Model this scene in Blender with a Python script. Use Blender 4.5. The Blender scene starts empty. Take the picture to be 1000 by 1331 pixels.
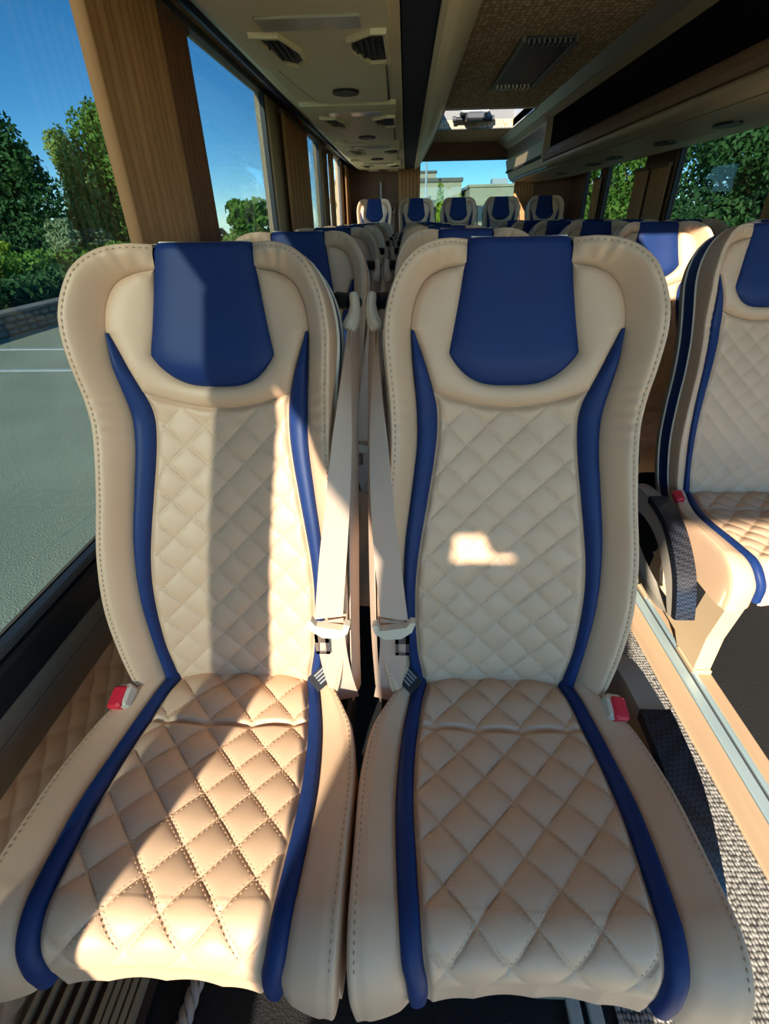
import bpy, math, random
import numpy as np
from mathutils import Matrix, Vector
random.seed(7); RNG = np.random.default_rng(7)
scene = bpy.context.scene
COL = scene.collection
pi = math.pi

# ------------------------------------------------------------------ camera, sky, sun, exposure
# X across the coach, Y towards its rear, Z up; origin on the floor under the camera
YAW, PITCH, ROLL = math.radians(-2.779), math.radians(31.497), math.radians(-1.1)
FPX = 620.0
F_ = Vector((math.sin(YAW)*math.cos(PITCH), math.cos(YAW)*math.cos(PITCH), -math.sin(PITCH)))
R0 = Vector((math.cos(YAW), -math.sin(YAW), 0)); U0 = R0.cross(F_)
R_ = math.cos(ROLL)*R0 + math.sin(ROLL)*U0; U_ = -math.sin(ROLL)*R0 + math.cos(ROLL)*U0
cam = bpy.data.cameras.new('camera'); cam_o = bpy.data.objects.new('camera', cam); COL.objects.link(cam_o)
cam.sensor_fit = 'HORIZONTAL'; cam.sensor_width = 36.0; cam.lens = 36.0*FPX/1000.0
cam.clip_start = 0.02; cam.clip_end = 500
M = Matrix(((R_.x, U_.x, -F_.x, 0), (R_.y, U_.y, -F_.y, 0), (R_.z, U_.z, -F_.z, 1.25), (0, 0, 0, 1)))
cam_o.matrix_world = M
scene.camera = cam_o

SUN_AZ, SUN_EL = math.radians(19.0), math.radians(25.0)     # travels towards +Y and a little +X
world = bpy.data.worlds.new('world'); scene.world = world; world.use_nodes = True
wn = world.node_tree.nodes; wl = world.node_tree.links
sky = wn.new('ShaderNodeTexSky'); sky.sky_type = 'NISHITA'; sky.sun_disc = False
sky.sun_elevation = SUN_EL; sky.sun_rotation = math.radians(180+19.0); sky.altitude = 1500; sky.air_density = 0.75; sky.dust_density = 0.0; sky.ozone_density = 5.0
wn['Background'].inputs['Strength'].default_value = 0.165
wb_ = wn.new('ShaderNodeMix'); wb_.data_type = 'RGBA'; wb_.blend_type = 'MULTIPLY'; wb_.inputs[0].default_value = 1.0   # the camera's warm white balance, alike over the whole sky
wb_.inputs[7].default_value = (1.0, 0.895, 0.725, 1)
hs = wn.new('ShaderNodeHueSaturation'); hs.inputs['Saturation'].default_value = 1.2; wl.new(sky.outputs[0], hs.inputs['Color'])
wl.new(hs.outputs[0], wb_.inputs[6]); wl.new(wb_.outputs[2], wn['Background'].inputs['Color'])
sun = bpy.data.lights.new('sun', 'SUN'); sun.energy = 3.7; sun.angle = math.radians(0.53); sun.color = (1.0, 0.92, 0.79)
sun_o = bpy.data.objects.new('sun', sun); COL.objects.link(sun_o)
sdir = Vector((math.sin(SUN_AZ)*math.cos(SUN_EL), math.cos(SUN_AZ)*math.cos(SUN_EL), -math.sin(SUN_EL)))
sun_o.rotation_euler = sdir.to_track_quat('-Z', 'Y').to_euler(); sun_o.location = (-6, -16, 10)
vs = scene.view_settings
vs.view_transform = 'Standard'; vs.look = 'None'; vs.exposure = 2.05; vs.gamma = 1.0; vs.use_curve_mapping = False
cy = scene.cycles
cy.max_bounces = 14; cy.diffuse_bounces = 8; cy.glossy_bounces = 4; cy.transmission_bounces = 8; cy.transparent_max_bounces = 24
cy.caustics_reflective = False; cy.caustics_refractive = False
cy.use_denoising = True

# ------------------------------------------------------------------ materials
def lin(r, g, b):
    f = lambda c: (c/255/12.92) if c/255 <= 0.04045 else ((c/255+0.055)/1.055)**2.4
    return (f(r), f(g), f(b), 1)
MATS = {}
def mat(name, col, rough=0.5, metal=0.0, spec=0.5, vary=None, vscale=6.0, bump=0.0, bscale=300.0, bdist=0.001, kind='noise', sheen=0.0, stretch=None):
    m = bpy.data.materials.new(name); m.use_nodes = True
    nt = m.node_tree; b = nt.nodes['Principled BSDF']
    b.inputs['Base Color'].default_value = col; b.inputs['Roughness'].default_value = rough
    b.inputs['Metallic'].default_value = metal; b.inputs['Specular IOR Level'].default_value = spec
    if sheen: b.inputs['Sheen Weight'].default_value = sheen
    tc = nt.nodes.new('ShaderNodeTexCoord'); src = tc.outputs['Object']
    if stretch:
        mp = nt.nodes.new('ShaderNodeMapping'); mp.inputs['Scale'].default_value = stretch
        nt.links.new(src, mp.inputs['Vector']); src = mp.outputs[0]
    if vary is not None:
        n = nt.nodes.new('ShaderNodeTexNoise'); n.inputs['Scale'].default_value = vscale; n.inputs['Detail'].default_value = 4
        nt.links.new(src, n.inputs['Vector'])
        r = nt.nodes.new('ShaderNodeValToRGB'); r.color_ramp.elements[0].position = 0.32; r.color_ramp.elements[1].position = 0.68
        r.color_ramp.elements[0].color = col; r.color_ramp.elements[1].color = vary
        nt.links.new(n.outputs['Fac'], r.inputs['Fac']); nt.links.new(r.outputs['Color'], b.inputs['Base Color'])
    if bump:
        if kind == 'voronoi':
            t = nt.nodes.new('ShaderNodeTexVoronoi'); o = t.outputs['Distance']
        else:
            t = nt.nodes.new('ShaderNodeTexNoise'); t.inputs['Detail'].default_value = 3; o = t.outputs['Fac']
        t.inputs['Scale'].default_value = bscale
        nt.links.new(src, t.inputs['Vector'])
        bp = nt.nodes.new('ShaderNodeBump'); bp.inputs['Strength'].default_value = bump; bp.inputs['Distance'].default_value = bdist
        nt.links.new(o, bp.inputs['Height']); nt.links.new(bp.outputs[0], b.inputs['Normal'])
    MATS[name] = m
    return m
BEIGE = mat('cream_leather', lin(205, 167, 132), 0.50, vary=lin(210, 173, 139), vscale=9, bump=0.25, bscale=700, bdist=0.0006)
NAVY = mat('navy_leather', lin(19, 42, 88), 0.5, spec=0.25, vary=lin(22, 46, 94), vscale=9, bump=0.25, bscale=700, bdist=0.0006)
THREAD = mat('cream_thread', lin(222, 194, 160), 0.8)
THREAD2 = mat('tan_edge_thread', lin(166, 136, 106), 0.8)
PIPING = mat('cream_piping', lin(225, 212, 190), 0.5)
SHELL = mat('seat_shell_fabric', lin(150, 135, 112), 0.8, bump=0.3, bscale=500)
BROWNFAB = mat('brown_seatback_fabric', lin(110, 86, 66), 0.85, bump=0.3, bscale=500)
BELT = mat('belt_webbing', lin(196, 168, 146), 0.6, bump=0.3, bscale=900, stretch=(1, 1, 0.15))
BELTPLASTIC = mat('belt_plastic', lin(214, 198, 172), 0.4)
CHROME = mat('chrome', (0.6, 0.62, 0.62, 1), 0.25, metal=1.0)
RED = mat('red_plastic', lin(214, 38, 52), 0.35)
BLACKPL = mat('black_plastic', lin(26, 25, 26), 0.45)
GREYPL = mat('grey_plastic', lin(112, 110, 108), 0.5, bump=0.2, bscale=900)
ARMPL = mat('armrest_plastic', lin(168, 158, 142), 0.5, bump=0.2, bscale=900)
DARKGREY = mat('dark_grey_plastic', lin(62, 62, 64), 0.5, bump=0.2, bscale=900)
TAGM = mat('tag_cloth', lin(40, 42, 48), 0.7)
WHITEPR = mat('tag_print', lin(150, 155, 160), 0.7)
ALU = mat('aluminium', lin(176, 200, 202), 0.42, metal=0.55, vary=lin(186, 207, 210), vscale=30, stretch=(1, 0.05, 1))
WOOD = mat('pale_wood', lin(186, 156, 122), 0.5, vary=lin(172, 142, 110), vscale=18, stretch=(1, 0.06, 1))
RUBBER = mat('black_rubber', lin(17, 16, 16), 0.8, bump=0.5, bscale=260, bdist=0.002, kind='voronoi')
BROWNTRIM = mat('brown_wall_trim', lin(122, 104, 82), 0.55, bump=0.2, bscale=900)
WALLBROWN = mat('wall_brown', lin(112, 80, 58), 0.7, vary=lin(104, 72, 52), vscale=12)
CONSOLE = mat('console_plastic', lin(238, 222, 184), 0.45, bump=0.15, bscale=900)
PILLAR = mat('pillar_beige', lin(190, 164, 128), 0.6)
NAVYCARPET = mat('navy_carpet_strip', lin(34, 36, 52), 0.95, bump=0.5, bscale=800)
CURTAIN = mat('brown_curtain', lin(172, 124, 80), 0.85, vary=lin(158, 112, 70), vscale=30, stretch=(1, 1, 0.1), bump=0.2, bscale=900)
CURTAIN2 = mat('dark_brown_curtain', lin(122, 78, 50), 0.85, vary=lin(112, 70, 44), vscale=30, stretch=(1, 1, 0.1), bump=0.2, bscale=900)
RACK = mat('rack_trim', lin(176, 156, 126), 0.5)
RACKMETAL = mat('rack_rail', lin(176, 164, 150), 0.35, metal=0.5)
RACKBROWN = mat('rack_brown_lip', lin(134, 104, 82), 0.7, bump=0.3, bscale=500)
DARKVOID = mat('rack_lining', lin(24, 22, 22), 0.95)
VENTB = mat('vent_black', lin(18, 18, 18), 0.5)
VENTB2 = mat('vent_louvre', lin(44, 43, 42), 0.5)
LAMPM = mat('lamp_lens', lin(190, 186, 170), 0.2)
STONE = mat('wall_stone', lin(158, 148, 132), 0.9, vary=lin(128, 120, 108), vscale=3, bump=0.5, bscale=12, bdist=0.02)
ASPHALT = mat('asphalt', lin(186, 186, 154), 0.95, vary=lin(168, 168, 138), vscale=0.7, bump=0.6, bscale=60, bdist=0.02)
LINEW = mat('road_paint', lin(215, 215, 210), 0.8)
GRASS = mat('grass_field', lin(92, 112, 52), 0.95, vary=lin(118, 124, 66), vscale=1.3)
PATH = mat('pale_path', lin(190, 180, 155), 0.95, vary=lin(176, 164, 140), vscale=1)
BOUNCE = mat('bounce_pale', lin(228, 220, 202), 0.6)  # pale cover for the added bounce floor behind the camera
BARK = mat('bark', lin(92, 74, 56), 0.9, bump=0.6, bscale=20, bdist=0.02)
BLDG = mat('building_render', lin(196, 184, 150), 0.9, vary=lin(186, 173, 140), vscale=0.6)
BLDGDK = mat('building_trim', lin(120, 112, 98), 0.8)
BLDGWIN = mat('building_glass', lin(70, 84, 92), 0.2)
POLEM = mat('pole_grey', lin(200, 200, 200), 0.5)
CORDM = mat('cord_grey', lin(168, 160, 150), 0.6)
GRILLE = mat('grille_metal', lin(168, 150, 118), 0.5)
BRONZE = mat('fabric_floor_brown', lin(70, 52, 42), 0.95, bump=0.5, bscale=400)

def foliage_mat(name, a, b, c, scale):
    m = bpy.data.materials.new(name); m.use_nodes = True; nt = m.node_tree
    p = nt.nodes['Principled BSDF']; p.inputs['Roughness'].default_value = 0.65; p.inputs['Specular IOR Level'].default_value = 0.25
    tc = nt.nodes.new('ShaderNodeTexCoord'); n = nt.nodes.new('ShaderNodeTexNoise'); n.inputs['Scale'].default_value = scale; n.inputs['Detail'].default_value = 5
    nt.links.new(tc.outputs['Object'], n.inputs['Vector'])
    r = nt.nodes.new('ShaderNodeValToRGB'); e = r.color_ramp.elements
    e[0].position = 0.3; e[0].color = a; e[1].position = 0.7; e[1].color = c
    k = e.new(0.5); k.color = b
    nt.links.new(n.outputs['Fac'], r.inputs['Fac']); nt.links.new(r.outputs['Color'], p.inputs['Base Color'])
    tr = nt.nodes.new('ShaderNodeBsdfTranslucent'); nt.links.new(r.outputs['Color'], tr.inputs['Color'])
    mx = nt.nodes.new('ShaderNodeMixShader'); mx.inputs[0].default_value = 0.25
    nt.links.new(p.outputs[0], mx.inputs[1]); nt.links.new(tr.outputs[0], mx.inputs[2])
    nt.links.new(mx.outputs[0], nt.nodes['Material Output'].inputs['Surface'])
    return m
LEAF_MID = foliage_mat('leaf_mid_green', lin(80, 118, 42), lin(110, 150, 54), lin(148, 178, 76), 1.4)
LEAF_DARK = foliage_mat('leaf_dark_green', lin(50, 86, 46), lin(70, 108, 56), lin(98, 134, 68), 1.4)
LEAF_OLIVE = foliage_mat('leaf_olive', lin(136, 158, 70), lin(162, 182, 88), lin(184, 198, 110), 1.4)
LEAF_GREY = foliage_mat('leaf_grey_green', lin(130, 150, 100), lin(154, 170, 118), lin(174, 186, 134), 1.4)
LEAF_LIME = foliage_mat('leaf_lime', lin(150, 170, 40), lin(170, 186, 52), lin(186, 198, 70), 1.4)

def glass_mat(name, tint, refl=1.0):
    m = bpy.data.materials.new(name); m.use_nodes = True; nt = m.node_tree
    nt.nodes.remove(nt.nodes['Principled BSDF'])
    t = nt.nodes.new('ShaderNodeBsdfTransparent'); t.inputs['Color'].default_value = tint
    g = nt.nodes.new('ShaderNodeBsdfGlossy'); g.inputs['Roughness'].default_value = 0.0; g.inputs['Color'].default_value = (refl, refl, refl, 1)
    lw = nt.nodes.new('ShaderNodeLayerWeight'); lw.inputs['Blend'].default_value = 0.5      # Schlick reflectance, alike from both faces
    p5 = nt.nodes.new('ShaderNodeMath'); p5.operation = 'POWER'; p5.inputs[1].default_value = 5.0
    fr = nt.nodes.new('ShaderNodeMath'); fr.operation = 'MULTIPLY_ADD'; fr.inputs[1].default_value = 0.75; fr.inputs[2].default_value = 0.03
    nt.links.new(lw.outputs['Facing'], p5.inputs[0]); nt.links.new(p5.outputs[0], fr.inputs[0])
    mx = nt.nodes.new('ShaderNodeMixShader')
    nt.links.new(fr.outputs[0], mx.inputs[0]); nt.links.new(t.outputs[0], mx.inputs[1]); nt.links.new(g.outputs[0], mx.inputs[2])
    nt.links.new(mx.outputs[0], nt.nodes['Material Output'].inputs['Surface'])
    return m
GLASS_TINT = glass_mat('tinted_glass', (0.405, 0.465, 0.48, 1))
GLASS_REAR = glass_mat('rear_glass', (0.38, 0.47, 0.49, 1))
GLASS_CLEAR = glass_mat('clear_glass', (0.97, 0.98, 0.98, 1))

def woven_mat(name, a, b, c, scale):
    m = bpy.data.materials.new(name); m.use_nodes = True; nt = m.node_tree
    p = nt.nodes['Principled BSDF']; p.inputs['Roughness'].default_value = 0.95
    tc = nt.nodes.new('ShaderNodeTexCoord'); mp = nt.nodes.new('ShaderNodeMapping'); mp.inputs['Scale'].default_value = (scale, scale*0.7, scale)
    nt.links.new(tc.outputs['Object'], mp.inputs['Vector'])
    v = nt.nodes.new('ShaderNodeTexVoronoi'); v.inputs['Scale'].default_value = 1.0; v.inputs['Randomness'].default_value = 0.35
    nt.links.new(mp.outputs[0], v.inputs['Vector'])
    r = nt.nodes.new('ShaderNodeValToRGB'); e = r.color_ramp.elements
    e[0].position = 0.15; e[0].color = a; e[1].position = 0.62; e[1].color = c; k = e.new(0.42); k.color = b
    nt.links.new(v.outputs['Distance'], r.inputs['Fac']); nt.links.new(r.outputs['Color'], p.inputs['Base Color'])
    bp = nt.nodes.new('ShaderNodeBump'); bp.invert = True; bp.inputs['Strength'].default_value = 0.8; bp.inputs['Distance'].default_value = 0.004
    nt.links.new(v.outputs['Distance'], bp.inputs['Height']); nt.links.new(bp.outputs[0], p.inputs['Normal'])
    return m
CARPET = woven_mat('woven_carpet', lin(172, 167, 157), lin(144, 138, 128), lin(54, 51, 48), 135)
CEILFAB = woven_mat('ceiling_fabric', lin(236, 210, 170), lin(222, 194, 154), lin(172, 142, 108), 42)

def carbon_mat():
    m = bpy.data.materials.new('carbon_weave'); m.use_nodes = True; nt = m.node_tree
    p = nt.nodes['Principled BSDF']; p.inputs['Roughness'].default_value = 0.3
    tc = nt.nodes.new('ShaderNodeTexCoord'); ck = nt.nodes.new('ShaderNodeTexChecker'); ck.inputs['Scale'].default_value = 170
    ck.inputs['Color1'].default_value = lin(14, 14, 18); ck.inputs['Color2'].default_value = lin(42, 46, 56)
    mp = nt.nodes.new('ShaderNodeMapping'); mp.inputs['Rotation'].default_value = (0.6, 0, 0.6)
    nt.links.new(tc.outputs['Object'], mp.inputs['Vector']); nt.links.new(mp.outputs[0], ck.inputs['Vector'])
    nt.links.new(ck.outputs['Color'], p.inputs['Base Color'])
    return m
CARBON = carbon_mat()

# ------------------------------------------------------------------ mesh helpers
def link_mesh(name, V, F, m, parent=None, smooth=True, auto=None):
    me = bpy.data.meshes.new(name)
    me.from_pydata([tuple(map(float, v)) for v in V], [], [tuple(int(i) for i in f) for f in F])
    me.materials.append(m)
    if smooth:
        me.polygons.foreach_set('use_smooth', [True]*len(me.polygons))
        if auto is not None:
            try: me.set_sharp_from_angle(angle=math.radians(auto))
            except Exception: pass
    me.update()
    o = bpy.data.objects.new(name, me); COL.objects.link(o)
    if parent is not None: o.parent = parent
    return o
def tag(o, label=None, cat=None, group=None, kind=None):
    if label: o['label'] = label
    if cat: o['category'] = cat
    if group: o['group'] = group
    if kind: o['kind'] = kind
    return o
def empty(name, loc=(0, 0, 0), rz=0.0):
    o = bpy.data.objects.new(name, None); o.empty_display_size = 0.1; o.location = loc; o.rotation_euler = (0, 0, rz); COL.objects.link(o)
    return o
class MB:
    def __init__(s): s.V = []; s.F = []
    def add(s, V, F):
        o = len(s.V); s.V += [tuple(v) for v in V]; s.F += [tuple(i+o for i in f) for f in F]; return s
    def box(s, x0, x1, y0, y1, z0, z1):
        V = [(x, y, z) for z in (z0, z1) for y in (y0, y1) for x in (x0, x1)]
        return s.add(V, [(0, 2, 3, 1), (4, 5, 7, 6), (0, 1, 5, 4), (2, 6, 7, 3), (0, 4, 6, 2), (1, 3, 7, 5)])
    def bevbox(s, x0, x1, y0, y1, z0, z1, b=0.004):
        # box with chamfered edges: loft of inset rings
        def ring(ix, z):
            bx = min(b, (x1-x0)/2.2); by = min(b, (y1-y0)/2.2)
            X0, X1, Y0, Y1 = x0+ix, x1-ix, y0+ix, y1-ix
            return [(X0+bx, Y0, z), (X1-bx, Y0, z), (X1, Y0+by, z), (X1, Y1-by, z), (X1-bx, Y1, z), (X0+bx, Y1, z), (X0, Y1-by, z), (X0, Y0+by, z)]
        bz = min(b, (z1-z0)/2.2)
        rs = [ring(bz, z0), ring(0, z0+bz), ring(0, z1-bz), ring(bz, z1)]
        V = [p for r in rs for p in r]; F = []
        for k in range(3):
            for i in range(8):
                j = (i+1) % 8; F.append((k*8+i, k*8+j, k*8+8+j, k*8+8+i))
        F.append(tuple(range(7, -1, -1))); F.append(tuple(range(24, 32)))
        return s.add(V, F)
    def tube(s, pts, r, n=8, cap=True):
        pts = [Vector(p) for p in pts]; rr = r if isinstance(r, (list, tuple)) else [r]*len(pts)
        V = []; F = []; up = None
        for i, p in enumerate(pts):
            t = (pts[min(i+1, len(pts)-1)] - pts[max(i-1, 0)]).normalized()
            if up is None:
                up = Vector((0, 0, 1)) if abs(t.z) < 0.9 else Vector((1, 0, 0))
            a = (up - t*up.dot(t)).normalized(); up = a; b = t.cross(a)
            for k in range(n):
                c = 2*pi*k/n; V.append(tuple(p + (a*math.cos(c) + b*math.sin(c))*rr[i]))
        for i in range(len(pts)-1):
            for k in range(n):
                j = (k+1) % n; F.append((i*n+k, i*n+j, i*n+n+j, i*n+n+k))
        if cap:
            F.append(tuple(range(n-1, -1, -1))); F.append(tuple(range((len(pts)-1)*n, len(pts)*n)))
        return s.add(V, F)
    def prism(s, poly, axis, a0, a1, inset=0.0):
        # poly of 2D points extruded along axis: 'x' -> (y,z), 'y' -> (x,z), 'z' -> (x,y)
        def P(p, a): return {'x': (a, p[0], p[1]), 'y': (p[0], a, p[1]), 'z': (p[0], p[1], a)}[axis]
        n = len(poly); V = [P(p, a0) for p in poly] + [P(p, a1) for p in poly]
        F = [tuple(range(n-1, -1, -1)), tuple(range(n, 2*n))] + [(i, (i+1) % n, n+(i+1) % n, n+i) for i in range(n)]
        return s.add(V, F)
    def ribbon(s, pts, wid, th=0.0016):
        # pts centre line, wid list of half-width vectors
        V = []; F = []; n = len(pts)
        for i in range(n):
            p = Vector(pts[i]); w = Vector(wid[i]); t = (Vector(pts[min(i+1, n-1)]) - Vector(pts[max(i-1, 0)])).normalized()
            nn = w.cross(t); nn = nn.normalized()*th/2 if nn.length > 1e-9 else Vector((0, th/2, 0))
            V += [tuple(p-w-nn), tuple(p+w-nn), tuple(p+w+nn), tuple(p-w+nn)]
        for i in range(n-1):
            for k in range(4):
                j = (k+1) % 4; F.append((i*4+k, i*4+j, i*4+4+j, i*4+4+k))
        F.append((3, 2, 1, 0)); F.append(tuple(4*(n-1)+k for k in range(4)))
        return s.add(V, F)
    def build(s, name, m, parent=None, smooth=False, auto=35):
        return link_mesh(name, s.V, s.F, m, parent, smooth, auto if smooth else None)
def box(name, x0, x1, y0, y1, z0, z1, m, parent=None, bev=None):
    b = MB()
    if bev: b.bevbox(x0, x1, y0, y1, z0, z1, bev)
    else: b.box(x0, x1, y0, y1, z0, z1)
    return b.build(name, m, parent)
def grid(P):
    # P (n,m,3) -> V,F
    n, m = P.shape[:2]; idx = np.arange(n*m).reshape(n, m)
    F = np.stack([idx[:-1, :-1], idx[:-1, 1:], idx[1:, 1:], idx[1:, :-1]], -1).reshape(-1, 4)
    return P.reshape(-1, 3), F
def cr(pts, n):
    # Catmull-Rom through control points, n samples
    P = np.array(pts, float); k = len(P); t = np.linspace(0, k-1, n); out = []
    for x in t:
        i = min(int(x), k-2); f = x-i
        p0, p1, p2, p3 = P[max(i-1, 0)], P[i], P[i+1], P[min(i+2, k-1)]
        out.append(0.5*((2*p1) + (-p0+p2)*f + (2*p0-5*p1+4*p2-p3)*f*f + (-p0+3*p1-3*p2+p3)*f**3))
    return np.array(out)
def smin(xs, ys, x):
    d = cr(list(zip(xs, ys)), 200); return np.interp(x, d[:, 0], d[:, 1])
def sstep(a, b, x):
    t = np.clip((x-a)/(b-a), 0, 1); return t*t*(3-2*t)

# ------------------------------------------------------------------ the coach seat
LEAN = math.radians(16.7)
TV = np.array([0, math.sin(LEAN), math.cos(LEAN)]); NV = np.array([0, -math.cos(LEAN), math.sin(LEAN)])
CREASE = np.array([0, 0, 0.475])
def backpos(u, s, d):
    u, s, d = np.broadcast_arrays(np.asarray(u, float), np.asarray(s, float), np.asarray(d, float))
    b = 0.012*np.sin(np.clip(s/0.5, 0, 1)*pi)
    P = CREASE + s[..., None]*TV + (d+b)[..., None]*NV
    P[..., 0] += u
    return P
def wi(s): return smin([-0.03, 0.02, 0.085, 0.18, 0.26, 0.37, 0.43, 0.48, 0.52, 0.55, 0.60, 0.65], [.128, .135, .146, .151, .147, .131, .122, .117, .118, .125, .142, .1615], s)
def wo(s): return smin([-0.03, 0.02, 0.10, 0.19, 0.29, 0.38, 0.45, 0.50, 0.55, 0.60, 0.65], [.148, .155, .165, .172, .170, .160, .152, .151, .155, .1605, .163], s)
def Dback(u, s): return 0.022*(u/0.15)**2 + 0.018*sstep(0.50, 0.60, s)
def quilt(a, b): return (np.abs(np.sin(pi*a))*np.abs(np.sin(pi*b)))**0.34
QB, QC = 0.066, 0.078     # diamond diagonals on backrest and cushion
def back_center(c, r):
    top = 0.524 + 0.026*c*c
    s = -0.03 + (top+0.03)*r
    w = wi(s); u = c*w
    e = np.minimum((1-np.abs(c))*w, (top-s))
    fade = sstep(0.0, 0.016, e)*sstep(-0.02, 0.02, s)
    d = Dback(u, s) + 0.006*quilt((u+s)/QB, (u-s)/QB)*fade - 0.005*(1-sstep(0, 0.008, e))
    return u, s, d
WING = [((.150, -.03), (.180, -.035)), ((.156, .02), (.198, .02)), ((.164, .09), (.211, .09)), ((.172, .18), (.219, .18)), ((.170, .28), (.214, .28)),
        ((.159, .38), (.202, .38)), ((.151, .46), (.196, .47)), ((.152, .52), (.198, .535)), ((.159, .58), (.203, .592)), ((.163, .640), (.205, .643)),
        ((.157, .684), (.195, .696)), ((.140, .716), (.170, .741)), ((.112, .732), (.132, .766)), ((.0795, .738), (.079, .775))]
def crest(t): return np.interp(t, [0, 0.08, 0.3, 0.5, 0.62, 0.72, 0.82, 0.91, 0.96, 1.0], [.035, .048, .056, .056, .064, .072, .066, .048, .034, .012])
def wing_curves(n):
    I = cr([p[0] for p in WING], n); O = cr([p[1] for p in WING], n); return I, O
def wing_surface(n=150, nv=22):
    I, O = wing_curves(n); t = np.linspace(0, 1, n)[:, None]; v = np.linspace(0, 1, nv)[None, :]
    a = np.where(v < 0.72, v/0.72*0.93, 0.93+0.07*np.sin((v-0.72)/0.28*pi/2))
    rise = np.where(v < 0.72, np.sin(np.clip(v/0.72, 0, 1)*pi/2)**1.15, 1-0.55*(1-np.cos(np.clip((v-0.72)/0.28, 0, 1)*pi/2)))
    u = I[:, :1]*(1-a)+O[:, :1]*a; s = I[:, 1:]*(1-a)+O[:, 1:]*a
    d0 = Dback(I[:, :1], I[:, 1:]); cre = crest(t)
    d = d0*(1-0.5*a) + cre*rise - 0.005*np.exp(-(v/0.07)**2)
    d = d - 0.003*np.exp(-((v-0.60)/0.035)**2)*sstep(0.02, 0.06, t)          # stitched seam line
    wr = np.exp(-((t-0.52)/0.075)**2)*np.sin(t*230+np.sin(v*5)*1.6+v*4)*np.clip(np.sin(v/0.72*pi), 0, 1)
    wr2 = np.exp(-((t-0.93)/0.045)**2)*np.sin(t*170-v*5)*np.clip(np.sin(v/0.72*pi), 0, 1)
    d = d + 0.0022*wr + 0.0025*wr2
    return u, s, d, O, d[:, -1]
def cush_path(q):
    # q: y position measured backwards from the crease along the top, arc at the front; returns y,z,ny,nz
    L0, r = 0.375, 0.055
    q = np.asarray(q, float)
    top = q <= L0; arc = (q > L0) & (q <= L0+r*pi/2); ang = np.clip((q-L0)/r, 0, pi/2)
    y = np.where(q <= L0, -q, -L0-r*np.sin(ang)); z0 = 0.485
    zt = z0 - 0.016*np.exp(-((q-0.14)/0.13)**2) - 0.010*sstep(0.06, -0.03, q)
    z = np.where(q <= L0, zt, z0-r+r*np.cos(ang)); ext = np.clip(q-L0-r*pi/2, 0, 1)
    z = z-ext
    return y, z, -np.sin(ang), np.cos(ang)
def cush_pos(x, q, d):
    x, q, d = np.broadcast_arrays(np.asarray(x, float), np.asarray(q, float), np.asarray(d, float))
    y, z, ny, nz = cush_path(q)
    return np.stack([x, y+d*ny, z+d*nz], -1)
def cwi(q): return smin([-0.05, 0.015, 0.06, 0.135, 0.235, 0.325, 0.415, 0.455, 0.55], [.118, .127, .138, .149, .156, .153, .147, .140, .138], q)
def cwo(q): return smin([-0.05, 0.015, 0.06, 0.135, 0.235, 0.325, 0.415, 0.455, 0.55], [.138, .148, .159, .173, .181, .179, .172, .164, .160], q)
QEND = 0.375+0.055*pi/2+0.045
def cush_center(c, r):
    q = -0.05 + (QEND+0.05)*r; w = cwi(q); x = c*w
    e = (1-np.abs(c))*w
    seam = 0.110 + 0.012*np.cos(c*pi)*0 - 0.014*c*c*0
    fade = sstep(0, 0.014, e)*(1-sstep(0.41, 0.47, q))*sstep(0.0, 0.007, np.abs(q-seam))
    qq = np.where(q < seam, q+0.017, q)
    d = 0.010*quilt((x+qq)/QC, (x-qq)/QC)*fade + 0.012*(x/0.15)**2 - 0.005*(1-sstep(0, 0.009, e)) - 0.002*np.exp(-((q-seam)/0.005)**2)
    d = d + 0.002*sstep(0.0, 0.04, q-seam)*(1-sstep(0.05, 0.16, q-seam))
    d = d - 0.003*sstep(0.445, 0.475, q)*np.abs(np.sin(x/QC*pi))*(1-np.abs(c)**6)
    return x, q, d
CB_Y = [-0.05, 0.02, 0.055, 0.09, 0.13, 0.21, 0.31, 0.38, 0.43, QEND]
CB_O = [.150, .166, .190, .211, .229, .2405, .2405, .2405, .239, .234]
def cush_bolster(n=90, nv=20):
    q = np.linspace(-0.05, QEND, n)[:, None]; v = np.linspace(0, 1, nv)[None, :]
    I = cwo(q); O = smin(CB_Y, CB_O, q)
    a = np.where(v < 0.62, v/0.62*0.9, np.where(v < 0.85, 0.9+0.1*np.sin(np.clip((v-0.62)/0.23, 0, 1)*pi/2), 1.0))
    d = np.where(v < 0.62, 0.012*(I/0.15)**2+0.016*np.sin(np.clip(v/0.62, 0, 1)*pi/2), 0)
    top = 0.012*(I/0.15)**2+0.016
    d = np.where(v >= 0.62, top-0.022*(1-np.cos(np.clip((v-0.62)/0.23, 0, 1)*pi/2)), d)
    d = d - 0.005*np.exp(-(v/0.06)**2) - 0.0025*np.exp(-((v-0.55)/0.03)**2)
    x = I*(1-a)+O*a
    P = cush_pos(x, q, d)
    # the skirt hangs straight down from the rounded edge
    k = int(0.85*(nv-1)); f = np.clip((v-0.85)/0.15, 0, 1)[0]
    for j in range(k+1, nv): P[:, j, :2] = P[:, k, :2]; P[:, j, 2] = P[:, k, 2]*(1-f[j])+np.minimum(P[:, k, 2], 0.385)*f[j]
    return P
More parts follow.
